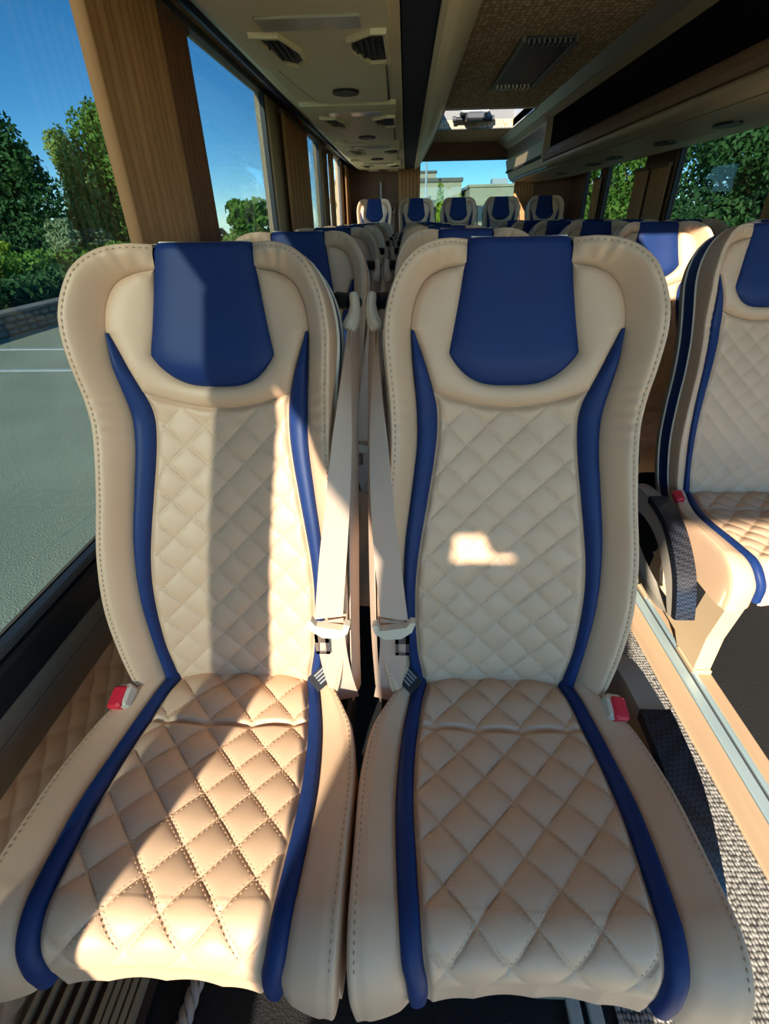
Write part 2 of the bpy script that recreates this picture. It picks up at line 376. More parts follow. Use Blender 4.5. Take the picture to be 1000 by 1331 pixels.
def stitches(pos, paths, ln=0.0048, gap=0.0030, r=0.0007, lift=0.0006):
    # small dashes along polylines of 3D points with normals
    mb = MB()
    for pts in paths:
        pts = np.array(pts); seg = np.linalg.norm(np.diff(pts, axis=0), axis=1); cum = np.concatenate([[0], np.cumsum(seg)])
        L = cum[-1]; k = int(L/(ln+gap))
        for i in range(k):
            a = i*(ln+gap); b = a+ln
            pa = np.array([np.interp(a, cum, pts[:, j]) for j in range(3)]); pb = np.array([np.interp(b, cum, pts[:, j]) for j in range(3)])
            t = pb-pa; t /= np.linalg.norm(t)+1e-9
            w = np.cross(t, [0.3, -0.6, 0.7]); w /= np.linalg.norm(w)+1e-9; h = np.cross(w, t); m = (pa+pb)/2
            V = [pa, m+w*r, m+h*r, m-w*r, m-h*r, pb]
            mb.add(V, [(0, 1, 2), (0, 2, 3), (0, 3, 4), (0, 4, 1), (5, 2, 1), (5, 3, 2), (5, 4, 3), (5, 1, 4)])
    return mb
def diag_paths(fn, inv, wfun, s0, s1, Q, off):
    # double seam lines along both diagonal families in (u,s) space
    paths = []
    for fam in (1, -1):
        for k in range(-14, 20):
            for o in (-off, off):
                ss = np.linspace(s0, s1, 260)
                u = fam*(ss) - fam*k*Q + o*1.414
                ok = np.abs(u) < wfun(ss)-0.010
                run = []
                for i in range(len(ss)):
                    if ok[i]: run.append((u[i], ss[i]))
                    elif len(run) > 3: paths.append(inv(np.array(run))); run = []
                    else: run = []
                if len(run) > 3: paths.append(inv(np.array(run)))
    return paths
def make_seat(name, mir, aisle, detail):
    """mir=+1: the neighbouring seat is on the left (x<0); aisle side on the right (x>0)."""
    root = empty(name)
    def put(nm, V, F, m, parent=root, smooth=True, auto=None):
        V = np.array(V, float); F = [tuple(f) for f in F]
        if mir < 0:
            V = V.copy(); V[:, 0] *= -1; F = [f[::-1] for f in F]
        return link_mesh(nm, V, F, m, parent, smooth, auto)
    def putmb(nm, mb, m, parent=root, smooth=False, auto=35): return put(nm, mb.V, mb.F, m, parent, smooth, auto if smooth else None)
    # --- backrest: quilted centre
    nr, nc = (280, 144) if detail else (130, 66)
    c = np.linspace(-1, 1, nc)[None, :]; r = np.linspace(0, 1, nr)[:, None]
    u, s, d = back_center(c, r); V, F = grid(backpos(u, s, d)); bc = put('backrest_quilt', V, F, BEIGE)
    if detail:
        def inv(a):
            uu, ss = a[:, 0], a[:, 1]
            return backpos(uu, ss, Dback(uu, ss)+0.006*quilt((uu+ss)/QB, (uu-ss)/QB)+0.0006)
        def inv_lim(a): return inv(a)
        putmb('quilt_stitching', stitches(None, diag_paths(None, inv_lim, wi, 0.02, 0.515, QB, 0.0024), r=0.0008, ln=0.0045, gap=0.003), THREAD, bc)
    # --- navy strips of the backrest
    for sd in (-1, 1):
        r = np.linspace(0, 1, 110)[:, None]; v = np.linspace(0, 1, 10)[None, :]
        s = -0.03+(0.643+0.03)*r; a, b = wi(s), wo(s); b = np.maximum(b, a+0.0004); k = np.minimum(1, (0.648-s)/0.05*1.0+0.02)
        uu = a+(b-a)*v; ww = (b-a)
        d = Dback(uu, s)+0.008*np.sin(v*pi)**0.6*np.minimum(1, ww/0.02) - 0.004*(np.exp(-(v/0.08)**2)+np.exp(-((1-v)/0.08)**2))
        V, F = grid(backpos(sd*uu, s+0*v, d)); put('backrest_stripe', V, F if sd > 0 else F[:, ::-1], NAVY)
    # --- wings
    u, s, d, O, dO = wing_surface()
    for sd in (-1, 1):
        V, F = grid(backpos(sd*u, s, d)); w = put('backrest_wing', V, F if sd > 0 else F[:, ::-1], BEIGE)
        if detail:
            j = 13; path = backpos(sd*u[4:, j], s[4:, j], d[4:, j]+0.001)
            putmb('edge_stitching', stitches(None, [path], ln=0.006, gap=0.0035, r=0.0013), THREAD2, w)
    # --- head panel (beige U round the navy pad)
    hw = lambda s: smin([0.55, 0.58, 0.61, 0.65, 0.70, 0.745, 0.80], [.104, .1035, .102, .095, .087, .081, .077], s)
    sb = lambda c: 0.560+0.050*np.abs(c)**3.2
    nh = 70
    cc = np.linspace(0, 1, nh)
    # pad outline: bottom centre -> corner -> up the side to s=.744
    pa = np.stack([cc*hw(sb(cc)), sb(cc)], -1)
    sp = np.linspace(0.61, 0.737, 40)[1:]; pb = np.stack([hw(sp), sp], -1); padE = np.concatenate([pa, pb])
    # panel outer edge: arc -> navy inner edge -> wing seam
    ca = np.linspace(0, 1, 50); sarc = 0.524+0.026*ca*ca; oa = np.stack([ca*wi(sarc), sarc], -1)
    s2 = np.linspace(0.55, 0.643, 25)[1:]; ob = np.stack([wi(s2), s2], -1)
    I, _ = wing_curves(300); I = I[I[:, 1] > 0.643]; k0 = I[:, 0].argmax() if len(I) else 0
    outE = np.concatenate([oa, ob, I])
    def resamp(P, n):
        L = np.concatenate([[0], np.cumsum(np.linalg.norm(np.diff(P, axis=0), axis=1))]); t = np.linspace(0, L[-1], n)
        return np.stack([np.interp(t, L, P[:, 0]), np.interp(t, L, P[:, 1])], -1)
    A = resamp(padE, 90); B = resamp(outE, 90)
    half = np.concatenate([A[::-1]*[-1, 1], A[1:]]); halfB = np.concatenate([B[::-1]*[-1, 1], B[1:]])
    v = np.linspace(0, 1, 12)[None, :]
    uu = half[:, :1]*(1-v)+halfB[:, :1]*v; ss = half[:, 1:]*(1-v)+halfB[:, 1:]*v
    wd = np.linalg.norm(halfB-half, axis=1)[:, None]
    d = Dback(uu, ss)+0.010*np.sin(v*pi)**0.7*np.minimum(1, wd/0.03)-0.003*(np.exp(-(v/0.06)**2)+np.exp(-((1-v)/0.06)**2))
    V, F = grid(backpos(uu, ss, d)); put('head_panel', V, F, BEIGE)
    # --- navy head pad, wrapping over the top
    c = np.linspace(-1, 1, 41)[None, :]; r = np.linspace(0, 1, 60)[:, None]
    s = sb(c)+(0.764-sb(c))*r; uu = c*hw(s)
    e = np.minimum((1-np.abs(c))*hw(s), (s-sb(c)))
    d = Dback(uu, s)+0.011*(1-np.abs(c)**5)*(1-(1-np.clip((s-sb(c))/0.06, 0, 1))**3)-0.003*(1-sstep(0, 0.005, e))
    P1 = backpos(uu, s, d)
    ang = np.linspace(0, pi/2, 12)[1:, None]; dtop = d[-1:, :]
    P2 = backpos(c*0.0775*np.ones_like(ang), 0.764+0.014*np.sin(ang), dtop-0.014*(1-np.cos(ang)))
    P3 = backpos(c*0.0775, 0.778-0.004*np.linspace(0, 1, 6)[:, None], dtop*0+0.015-0.05*np.linspace(0, 1, 6)[:, None]+(dtop-0.029)*(1-np.linspace(0, 1, 6)[:, None]))
    V, F = grid(np.concatenate([P1, P2, P3])); pad = put('head_pad', V, F, NAVY)
    mb = MB(); mb.tube([tuple(p) for p in backpos(np.linspace(-0.072, 0.072, 24), 0.7775+0*np.linspace(0, 1, 24), 0.010+0.006*np.linspace(-1, 1, 24)**2)], 0.0024, 8)
    putmb('piping', mb, PIPING, pad, True)
    # --- side bands and back shell
    O2 = np.concatenate([O, O[::-1]*[-1, 1]]); d2 = np.concatenate([dO, dO[::-1]]); n2 = len(O2)
    cen = np.array([0, 0.40])
    def ring(dep, ins):
        Q = O2.copy(); Q[:, 0] *= (1-ins/0.21); Q[:, 1] = Q[:, 1]-ins*sstep(0.5, 0.78, Q[:, 1])
        return backpos(Q[:, 0], Q[:, 1], dep)
    def band(rs): return grid(np.stack(rs, 0))
    sd0 = ring(d2, 0); sd1 = ring(d2*0.6+0.006, -0.001); sd2 = ring(0.012+0*d2, 0.0015)
    V, F = band([sd0, sd1, sd2]); put('side_trim', V, F[:, ::-1], BEIGE)
    V, F = band([ring(0.012+0*d2, 0.0015), ring(-0.02+0*d2, -0.002), ring(-0.05+0*d2, 0.0015)]); put('side_stripe', V, F[:, ::-1], NAVY)
    V, F = band([ring(-0.05+0*d2, 0.0015), ring(-0.065+0*d2, 0.0), ring(-0.085+0*d2, 0.006), ring(-0.100+0*d2, 0.02), ring(-0.106+0*d2, 0.05), ring(-0.108+0*d2, 0.12), ring(-0.108+0*d2, 0.2095)])
    put('back_shell', V, F[:, ::-1], SHELL)
    for dep in (0.012, -0.05):
        mb = MB(); pts = ring(dep+0*d2, -0.0005)[::4]; mb.tube([tuple(p) for p in pts], 0.0028, 6); putmb('side_piping', mb, PIPING, root, True)
    # --- cushion
    c = np.linspace(-1, 1, 150 if detail else 70)[None, :]; r = np.linspace(0, 1, 270 if detail else 120)[:, None]
    x, q, d = cush_center(c, r); V, F = grid(cush_pos(x, q, d)); cc_ = put('cushion_quilt', V, F[:, ::-1], BEIGE)
    if detail:
        def inv(a):
            xx, qq = a[:, 0], a[:, 1]; w = cwi(qq); cx = np.clip(xx/w, -1, 1); rr = (qq+0.05)/(QEND+0.05)
            X, Q_, D = cush_center(cx, rr); return cush_pos(X, Q_, D+0.0006)
        p = diag_paths(None, inv, cwi, 0.125, 0.43, QC, 0.003)
        putmb('quilt_stitching', stitches(None, p), THREAD, cc_)
        def inv2(a): return inv(np.stack([a[:, 0], a[:, 1]-0.017], -1))
        p = diag_paths(None, inv2, lambda t: cwi(t-0.017), 0.03, 0.117, QC, 0.003)
        putmb('quilt_stitching', stitches(None, p), THREAD, cc_)
    for sd in (-1, 1):
        q = np.linspace(-0.05, QEND-0.018, 90)[:, None]; v = np.linspace(0, 1, 10)[None, :]
        a, b = cwi(q)-0.0012, cwo(q)+0.0012; xx = a+(b-a)*v
        d = 0.012*(xx/0.15)**2+0.007*np.sin(v*pi)**0.6-0.004*(np.exp(-(v/0.08)**2)+np.exp(-((1-v)/0.08)**2))
        V, F = grid(cush_pos(sd*xx, q+0*v, d)); put('cushion_stripe', V, F[:, ::-1] if sd > 0 else F, NAVY)
        P = cush_bolster(); P[..., 0] *= sd
        V, F = grid(P); w = put('cushion_bolster', V, F[:, ::-1] if sd > 0 else F, BEIGE)
        if detail:
            path = P[6:78, 11]+np.array([0, 0, 0.0008])
            putmb('edge_stitching', stitches(None, [path], ln=0.006, gap=0.0035, r=0.0013), THREAD2, w)
    mb = MB(); mb.bevbox(-0.215, 0.215, -0.375, 0.02, 0.36, 0.43, 0.01); putmb('seat_pan', mb, BLACKPL)
    # pedestal leg: one on the aisle side of an aisle seat, one under a window seat
    def leg(xc):
        mb = MB()
        outer = [(0.03, 0.37), (-0.35, 0.37), (-0.345, 0.30), (-0.325, 0.15), (-0.33, 0.0), (-0.24, 0.0), (-0.19, 0.05), (-0.05, 0.06), (0.02, 0.0), (0.08, 0.0), (0.06, 0.12)]
        inner = [(-0.01, 0.30), (-0.20, 0.30), (-0.25, 0.28), (-0.235, 0.16), (-0.215, 0.12), (-0.17, 0.10), (-0.07, 0.10), (-0.03, 0.12), (-0.005, 0.16), (0.0, 0.22), (0.0, 0.27)]
        # frame plate: outer and inner loops joined, extruded in x
        n = len(outer); k = 0; x0, x1 = xc-0.026, xc+0.026
        order = [(0, 0), (1, 2), (2, 2), (3, 3), (4, 4), (5, 4), (6, 5), (7, 6), (8, 7), (9, 8), (10, 9)]
        inn = [inner[j] for _, j in order]
        V = [(x0, *p) for p in outer]+[(x0, *p) for p in inn]+[(x1, *p) for p in outer]+[(x1, *p) for p in inn]
        Fc = []
        for i in range(n):
            j = (i+1) % n
            Fc += [(i, j, n+j, n+i), (2*n+i, 3*n+i, 3*n+j, 2*n+j), (i, 2*n+i, 2*n+j, j), (n+i, n+j, 3*n+j, 3*n+i)]
        mb.add(V, Fc)
        mb.bevbox(x0-0.004, x1+0.004, -0.34, -0.23, 0.0, 0.02, 0.004); mb.bevbox(x0-0.004, x1+0.004, 0.01, 0.09, 0.0, 0.02, 0.004)
        putmb('leg', mb, PILLAR)
    leg(0.105 if aisle else -0.105)
    # --- seat belt on the neighbour side (x<0): guide, strap, latch
    gx, gy, gz = -0.226, 0.235, 1.125
    mb = MB(); mb.tube([(-0.195, 0.275, 1.13), (-0.222, 0.252, 1.13)], 0.014, 12); mb.tube([(-0.220, 0.252, 1.13), (-0.236, 0.242, 1.13)], 0.009, 10); bar = putmb('belt_anchor', mb, BLACKPL, root, True)
    mb = MB(); gp = cr([(gx-0.001, gy, gz+0.022), (gx-0.004, gy-0.006, gz+0.004), (gx+0.0, gy-0.010, gz-0.018), (gx+0.010, gy-0.016, gz-0.036)], 12)
    mb.tube([tuple(p) for p in gp], [0.006, 0.008, 0.0085, 0.0085, 0.009, 0.010, 0.011, 0.0125, 0.0135, 0.0135, 0.012, 0.007], 10); putmb('belt_guide', mb, BELTPLASTIC, root, True)
    # shoulder strap
    sp = cr([(gx+0.006, gy-0.018, gz-0.030), (-0.217, 0.115, 1.00), (-0.209, 0.035, 0.88), (-0.198, -0.016, 0.77), (-0.188, -0.042, 0.675)], 26)
    hwid = np.interp(np.linspace(0, 1, 26), [0, 0.1, 0.35, 0.7, 1], [0.007, 0.010, 0.019, 0.023, 0.024])
    tw = np.interp(np.linspace(0, 1, 26), [0, 0.2, 0.5, 1], [75, 55, 28, 14])
    wv = [(math.cos(math.radians(a))*h, -math.sin(math.radians(a))*h*0.9, math.sin(math.radians(a))*h*0.2) for a, h in zip(tw, hwid)]
    mb = MB(); mb.ribbon([tuple(p) for p in sp], wv); strap = putmb('belt_strap', mb, BELT, root, True)
    lp = cr([(-0.188, -0.041, 0.668), (-0.190, -0.046, 0.60), (-0.196, -0.045, 0.53), (-0.205, -0.035, 0.455)], 14)
    mb = MB(); mb.ribbon([tuple(p) for p in lp], [(0.0235, -0.006, 0)]*14); putmb('belt_strap', mb, BELT, root, True)
    bp_ = cr([(gx-0.003, gy-0.004, gz-0.030), (-0.229, 0.12, 0.95), (-0.228, 0.035, 0.75), (-0.226, -0.01, 0.60), (-0.222, -0.01, 0.44)], 22)
    mb = MB(); mb.ribbon([tuple(p) for p in bp_], [(0.006, -0.021, 0)]*22); putmb('belt_strap', mb, BELT, root, True)
    # latch plate
    mb = MB(); lz = 0.665
    mb.prism([(-0.225, lz+0.006), (-0.220, lz-0.012), (-0.203, lz-0.024), (-0.176, lz-0.022), (-0.158, lz-0.006), (-0.152, lz+0.014), (-0.160, lz+0.016), (-0.168, lz+0.004), (-0.212, lz-0.004), (-0.216, lz+0.010)], 'y', -0.058, -0.044)
    la = putmb('belt_latch', mb, BELTPLASTIC)
    mb = MB(); x0, x1, z1, z0 = -0.198+0.012, -0.170+0.008, lz-0.02, lz-0.066
    mb.box(x0, x0+0.006, -0.054, -0.051, z0, z1); mb.box(x1-0.006, x1, -0.054, -0.051, z0, z1); mb.box(x0, x1, -0.054, -0.051, z0, z0+0.007); mb.box(x0, x1, -0.054, -0.051, z1-0.018, z1)
    putmb('latch_tongue', mb, CHROME, la)
    # cloth tag sewn at the crease
    mb = MB(); a = math.radians(28)
    tp = [(-0.188, -0.030, 0.512), (-0.158, -0.062, 0.506), (-0.136, -0.040, 0.514), (-0.166, -0.006, 0.522)]
    up = np.array([0.0, -0.15, 0.99])*0.003
    V = [np.array(p) for p in tp]+[np.array(p)+up for p in tp]
    mb.add(V, [(3, 2, 1, 0), (4, 5, 6, 7), (0, 1, 5, 4), (1, 2, 6, 5), (2, 3, 7, 6), (3, 0, 4, 7)])
    tg = putmb('care_tag', mb, TAGM)
    if detail:
        T = [np.array(p)+up*1.15 for p in tp]
        for f in (0.25, 0.45, 0.65, 0.82):
            p0 = T[0]*(1-f)+T[3]*f; p1 = T[1]*(1-f)+T[2]*f
            aa, bb = p0*0.85+p1*0.15, p0*0.25+p1*0.75; w = (T[3]-T[0])*0.045
            mb = MB(); mb.add([aa-w, bb-w, bb+w, aa+w, aa-w+up*.2, bb-w+up*.2, bb+w+up*.2, aa+w+up*.2], [(3, 2, 1, 0), (4, 5, 6, 7), (0, 1, 5, 4), (1, 2, 6, 5), (2, 3, 7, 6), (3, 0, 4, 7)])
            putmb('print_line', mb, WHITEPR, tg)
    # buckle with the red release button on the outer side (x>0)
    bx_, by_, bz_ = 0.203, -0.080, 0.505
    mb = MB(); mb.bevbox(-0.016, 0.016, -0.022, 0.022, -0.045, 0.012, 0.006)
    Rm = Matrix.Rotation(math.radians(18), 4, 'X') @ Matrix.Rotation(math.radians(12), 4, 'Y')
    T = lambda v: tuple((Rm @ Vector(v)) + Vector((bx_, by_, bz_)))
    mb.V = [T(v) for v in mb.V]; bk = putmb('buckle', mb, BELTPLASTIC)
    mb = MB(); mb.bevbox(-0.011, 0.0165, -0.024, 0.016, -0.006, 0.016, 0.004); mb.V = [T(v) for v in mb.V]; putmb('release_button', mb, RED, bk)
    if aisle:
        outer = cr([(0.10, .40), (0.085, .455), (0.03, .490), (-0.06, .502), (-0.13, .50), (-0.20, .485), (-0.27, .445), (-0.33, .39), (-0.37, .32), (-0.385, .285)], 36)
        inner = cr([(0.05, .36), (0.03, .40), (-0.02, .425), (-0.08, .435), (-0.13, .432), (-0.19, .415), (-0.25, .375), (-0.30, .33), (-0.335, .285), (-0.35, .268)], 36)
        low = cr([(0.05, .36), (0.02, .33), (-0.05, .295), (-0.12, .275), (-0.20, .262), (-0.28, .262), (-0.35, .268)], 36)
        low2 = cr([(0.10, .40), (0.06, .31), (-0.05, .265), (-0.12, .245), (-0.20, .236), (-0.28, .240), (-0.385, .285)], 36)
        xa, xb = 0.247, 0.292
        def plate(A, B, x0, x1):
            n = len(A); V = [(x0, *p) for p in A]+[(x0, *p) for p in B]+[(x1, *p) for p in A]+[(x1, *p) for p in B]; Fc = []
            for i in range(n-1):
                j = i+1; Fc += [(i, j, n+j, n+i), (2*n+i, 3*n+i, 3*n+j, 2*n+j), (i, 2*n+i, 2*n+j, j), (n+i, n+j, 3*n+j, 3*n+i)]
            Fc += [(0, n, 3*n, 2*n), (n-1, 3*n-1, 4*n-1, 2*n-1)]
            return V, Fc
        mb = MB(); mb.add(*plate(outer, inner, xa, xb)); mb.add(*plate(low, low2, xa+0.006, xb-0.006)); mb.tube([(0.20, 0.065, 0.40), (0.25, 0.065, 0.40)], 0.03, 14)
        ar = putmb('armrest', mb, ARMPL, root, True, 30)
        nn = np.gradient(outer, axis=0); nrm = np.stack([nn[:, 1], -nn[:, 0]], -1); nrm /= np.linalg.norm(nrm, axis=1)[:, None]
        up2 = outer[13:]+nrm[13:]*0.008; dn2 = outer[13:]*0.8+inner[13:]*0.2
        if up2[0][1] < outer[13][1]: up2 = outer[13:]-nrm[13:]*0.008
        mb = MB(); mb.add(*plate(up2, dn2, xa-0.004, xb+0.004)); putmb('armrest_pad', mb, CARBON, ar, True, 30)
    return root
def copy_tree(o, parent=None):
    c = o.copy(); COL.objects.link(c); c.parent = parent
    for ch in o.children: copy_tree(ch, c)
    return c

PITCH_Y, ROW0 = 0.76, 0.635
XA, XW = 0.172, -0.315          # aisle seat and window seat of the left-hand pair
XRA, XRW = 1.05, 1.537          # the pair across the aisle
ORD = ['first', 'second', 'third', 'fourth', 'fifth', 'sixth', 'seventh', 'eighth']
front_a = make_seat('coach_seat', 1, True, True); front_a.location = (XA, ROW0, 0)
tag(front_a, 'cream quilted coach seat with navy head pad, nearest row, beside the aisle', 'seat', 'coach seats')
front_w = make_seat('coach_seat', -1, False, True); front_w.location = (XW, ROW0, 0)
tag(front_w, 'sunlit cream quilted coach seat with navy head pad, nearest row, at the left window', 'seat', 'coach seats')
pa_ = make_seat('coach_seat', 1, True, False); pw_ = make_seat('coach_seat', -1, False, False)
ra_ = make_seat('coach_seat', -1, True, False); rw_ = make_seat('coach_seat', 1, False, False)
used = set()
def place(proto, x, y, z, label, sx=1.0):
    o = copy_tree(proto) if proto.name in used else proto
    used.add(proto.name); o.location = (x, y, z); o.scale = (sx, 1, 1)
    return tag(o, label, 'seat', 'coach seats')
for k in range(1, 7):
    y = ROW0+PITCH_Y*k
    place(pa_, XA, y, 0, f'cream and navy coach seat on the aisle, left block, {ORD[k]} row from the front')
    place(pw_, XW, y, 0, f'cream and navy coach seat at the left windows, {ORD[k]} row from the front')
    place(ra_, XRA, y, 0, f'cream and navy coach seat across the aisle, aisle side, {ORD[k-1]} row of the right block')
    place(rw_, XRW, y, 0, f'cream and navy coach seat at the right windows, {ORD[k-1]} row of the right block')
REARZ = 0.215
for i, x in enumerate((-0.34, 0.11, 0.56, 1.01, 1.47)):
    place(pw_, x, 5.90, REARZ, f'raised rear bench seat, {ORD[i]} from the left along the back wall', 0.915)

# ------------------------------------------------------------------ shell of the coach
XL, XR, YF, YB, ZC = -0.70, 1.90, -1.75, 6.72, 1.97
fl = box('floor', XL, XR, YF, YB, -0.08, -0.004, RUBBER); tag(fl, kind='structure')
ca = box('aisle_carpet', 0.395, 0.80, 0.02, 5.40, -0.004, 0.003, CARPET); tag(ca, 'grey woven carpet running along the aisle', 'carpet')
fe = box('floor_bounce', XL, XR, YF, 0.02, -0.004, 0.004, BOUNCE); tag(fe, kind='structure')  # unseen pale sheet, added to bounce sunlight onto seats and ceiling
rail = empty('floor_rail', (0, 0, 0)); tag(rail, 'pale wood and aluminium seat rail along the far side of the aisle', 'rail')
box('wood_strip', 0.80, 0.872, 0.02, 5.40, -0.004, 0.010, WOOD, rail, 0.003)
box('aluminium_track', 0.874, 0.905, 0.02, 5.40, -0.004, 0.012, ALU, rail, 0.003)
box('track_groove', 0.905, 0.915, 0.02, 5.40, -0.004, 0.004, DARKGREY, rail)
box('aluminium_track', 0.915, 0.930, 0.02, 5.40, -0.004, 0.012, ALU, rail, 0.003)
box('wood_strip', 0.931, 0.975, 0.02, 5.40, -0.004, 0.008, WOOD, rail, 0.003)
rail2 = empty('floor_rail', (0, 0, 0)); tag(rail2, 'twin aluminium seat rail on the black floor under the aisle seat', 'rail')
box('aluminium_track', 0.305, 0.330, 0.02, 5.40, -0.004, 0.012, ALU, rail2, 0.003)
box('aluminium_track', 0.342, 0.368, 0.02, 5.40, -0.004, 0.012, ALU, rail2, 0.003)
st = box('rear_step', XL, XR, 5.44, YB, -0.004, REARZ, RUBBER); tag(st, kind='structure')

# left wall: quilted panel, trim boards, ledge, pillars
wl_ = box('wall_left', XL-0.06, XL-0.012, YF, YB, -0.05, 0.60, BROWNTRIM); tag(wl_, kind='structure')
Q = 0.085
yy = np.linspace(-0.6, 2.4, 480)[:, None]; zz = np.linspace(0.0, 0.40, 84)[None, :]
dd = 0.009*quilt((yy+zz)/Q/1.0, (yy-zz)/Q)
P = np.stack([XL-0.012+dd+0*zz, yy+0*zz, zz+0*yy], -1); V, F = grid(P); link_mesh('quilted_panel', V, F[:, ::-1], BEIGE, wl_)
box('trim_board', XL-0.012, XL-0.001, YF, YB, 0.395, 0.468, BROWNTRIM, wl_, 0.003)
box('trim_board', XL-0.012, XL+0.002, YF, YB, 0.472, 0.52, BROWNTRIM, wl_, 0.004)
box('window_ledge', XL-0.06, XL+0.010, YF, YB, 0.522, 0.60, BLACKPL, wl_, 0.008)
box('gasket', XL-0.03, XL-0.004, YF, YB, 0.60, 0.618, DARKGREY, wl_, 0.004)
wu = box('wall_left_upper', XL-0.06, XL, -1.50, YB, 1.80, ZC+0.05, PILLAR); tag(wu, kind='structure')
box('gasket', XL-0.03, XL+0.006, -1.50, YB, 1.785, 1.81, BLACKPL, wu, 0.004)
LEFT_WIN = [(-1.45, -0.63, GLASS_CLEAR), (-0.46, 1.78, GLASS_TINT), (1.95, 3.06, GLASS_TINT), (3.80, 4.80, GLASS_TINT), (5.18, 6.2, GLASS_CLEAR)]
prev = YF; npil = 0; wcount = 0
for (a, b, g) in LEFT_WIN+[(YB, YB, None)]:
    if a > prev: box('pillar', XL-0.06, XL+0.004, prev, a, 0.60, 1.80, PILLAR, wl_, 0.01)
    prev = b
    if g is None: break
    wcount += 1
    w = box('window_%d' % wcount, XL-0.030, XL-0.024, a, b, 0.60, 1.80, g); tag(w, kind='structure')
    fr = MB(); fr.box(XL-0.028, XL-0.006, a, a+0.03, 0.61, 1.79); fr.box(XL-0.028, XL-0.006, b-0.03, b, 0.61, 1.79); fr.build('window_frame', BLACKPL, w)
# right wall
wr = box('wall_right', XR+0.012, XR+0.06, YF, YB, -0.05, 0.62, BROWNTRIM); tag(wr, kind='structure')
box('window_ledge', XR-0.01, XR+0.06, YF, YB, 0.55, 0.63, BLACKPL, wr, 0.008)
wu2 = box('wall_right_upper', XR, XR+0.06, YF, YB, 1.66, ZC+0.05, PILLAR); tag(wu2, kind='structure')
RIGHT_WIN = [(-1.7, 0.9), (1.05, 2.5), (2.66, 4.22), (4.74, 5.62), (5.78, 6.25)]
prev = YF
for (a, b) in RIGHT_WIN+[(YB, YB)]:
    if a > prev: box('pillar', XR-0.004, XR+0.06, prev, a, 0.62, 1.66, WALLBROWN, wr, 0.01)
    prev = b
    if a == b: break
    wcount += 1
    w = box('window_%d' % wcount, XR+0.024, XR+0.030, a, b, 0.62, 1.67, GLASS_CLEAR if b < 1 else GLASS_TINT); tag(w, kind='structure')
    fr = MB(); fr.box(XR+0.006, XR+0.028, a, a+0.025, 0.62, 1.67); fr.box(XR+0.006, XR+0.028, b-0.025, b, 0.62, 1.67); fr.build('window_frame', BLACKPL, w)
# rear wall with its window
wb = MB(); wb.box(XL, 0.02, YB, YB+0.05, -0.05, ZC); wb.box(1.34, XR, YB, YB+0.05, -0.05, ZC); wb.box(0.02, 1.34, YB, YB+0.05, -0.05, 0.95); wb.box(0.02, 1.34, YB, YB+0.05, 1.825, ZC+0.03)
wb = wb.build('wall_rear', WALLBROWN); tag(wb, kind='structure')
wcount += 1
w = box('window_%d' % wcount, 0.02, 1.34, YB+0.02, YB+0.026, 0.95, 1.825, GLASS_REAR); tag(w, kind='structure')
box('window_frame', 0.02, 1.34, YB-0.004, YB+0.02, 1.805, 1.83, BLACKPL, w)
# ceiling with the two roof hatch openings
HX0, HX1, HY0, HY1 = 0.30, 0.99, 4.80, 5.72
GX0, GX1, GY0, GY1 = 0.30, 0.99, -0.15, 0.75
cb = MB()
for (x0, x1, y0, y1) in ((XL, HX0, YF, YB), (HX1, XR, YF, YB), (HX0, HX1, YF, GY0), (HX0, HX1, GY1, HY0), (HX0, HX1, HY1, YB)):
    cb.box(x0, x1, y0, y1, ZC, ZC+0.06)
ce = cb.build('ceiling', CEILFAB); tag(ce, kind='structure')
# front bulkhead (behind the camera): dash and header round the windscreen opening
wf = MB(); wf.box(XL, XR, YF-0.05, YF, -0.05, 0.35); wf.box(XL, XR, YF-0.05, YF, 1.96, ZC+0.02); 
dp = MB(); dp.box(XL, -0.15, -1.50, -1.46, 0.0, 1.785); dp.box(XL, -0.665, -1.50, -1.46, 1.785, 1.855); dp.box(-0.545, -0.15, -1.50, -1.46, 1.785, 1.855); dp.box(XL, -0.15, -1.50, -1.46, 1.855, ZC); dp.box(-0.605, -0.545, -1.50, -1.46, 1.83, 1.855)
dp = dp.build('wall_sunblock', CONSOLE); tag(dp, kind='structure')  # unseen panel added to block the sun; its slot shapes a sun patch
wf = wf.build('wall_front', CONSOLE); tag(wf, kind='structure')

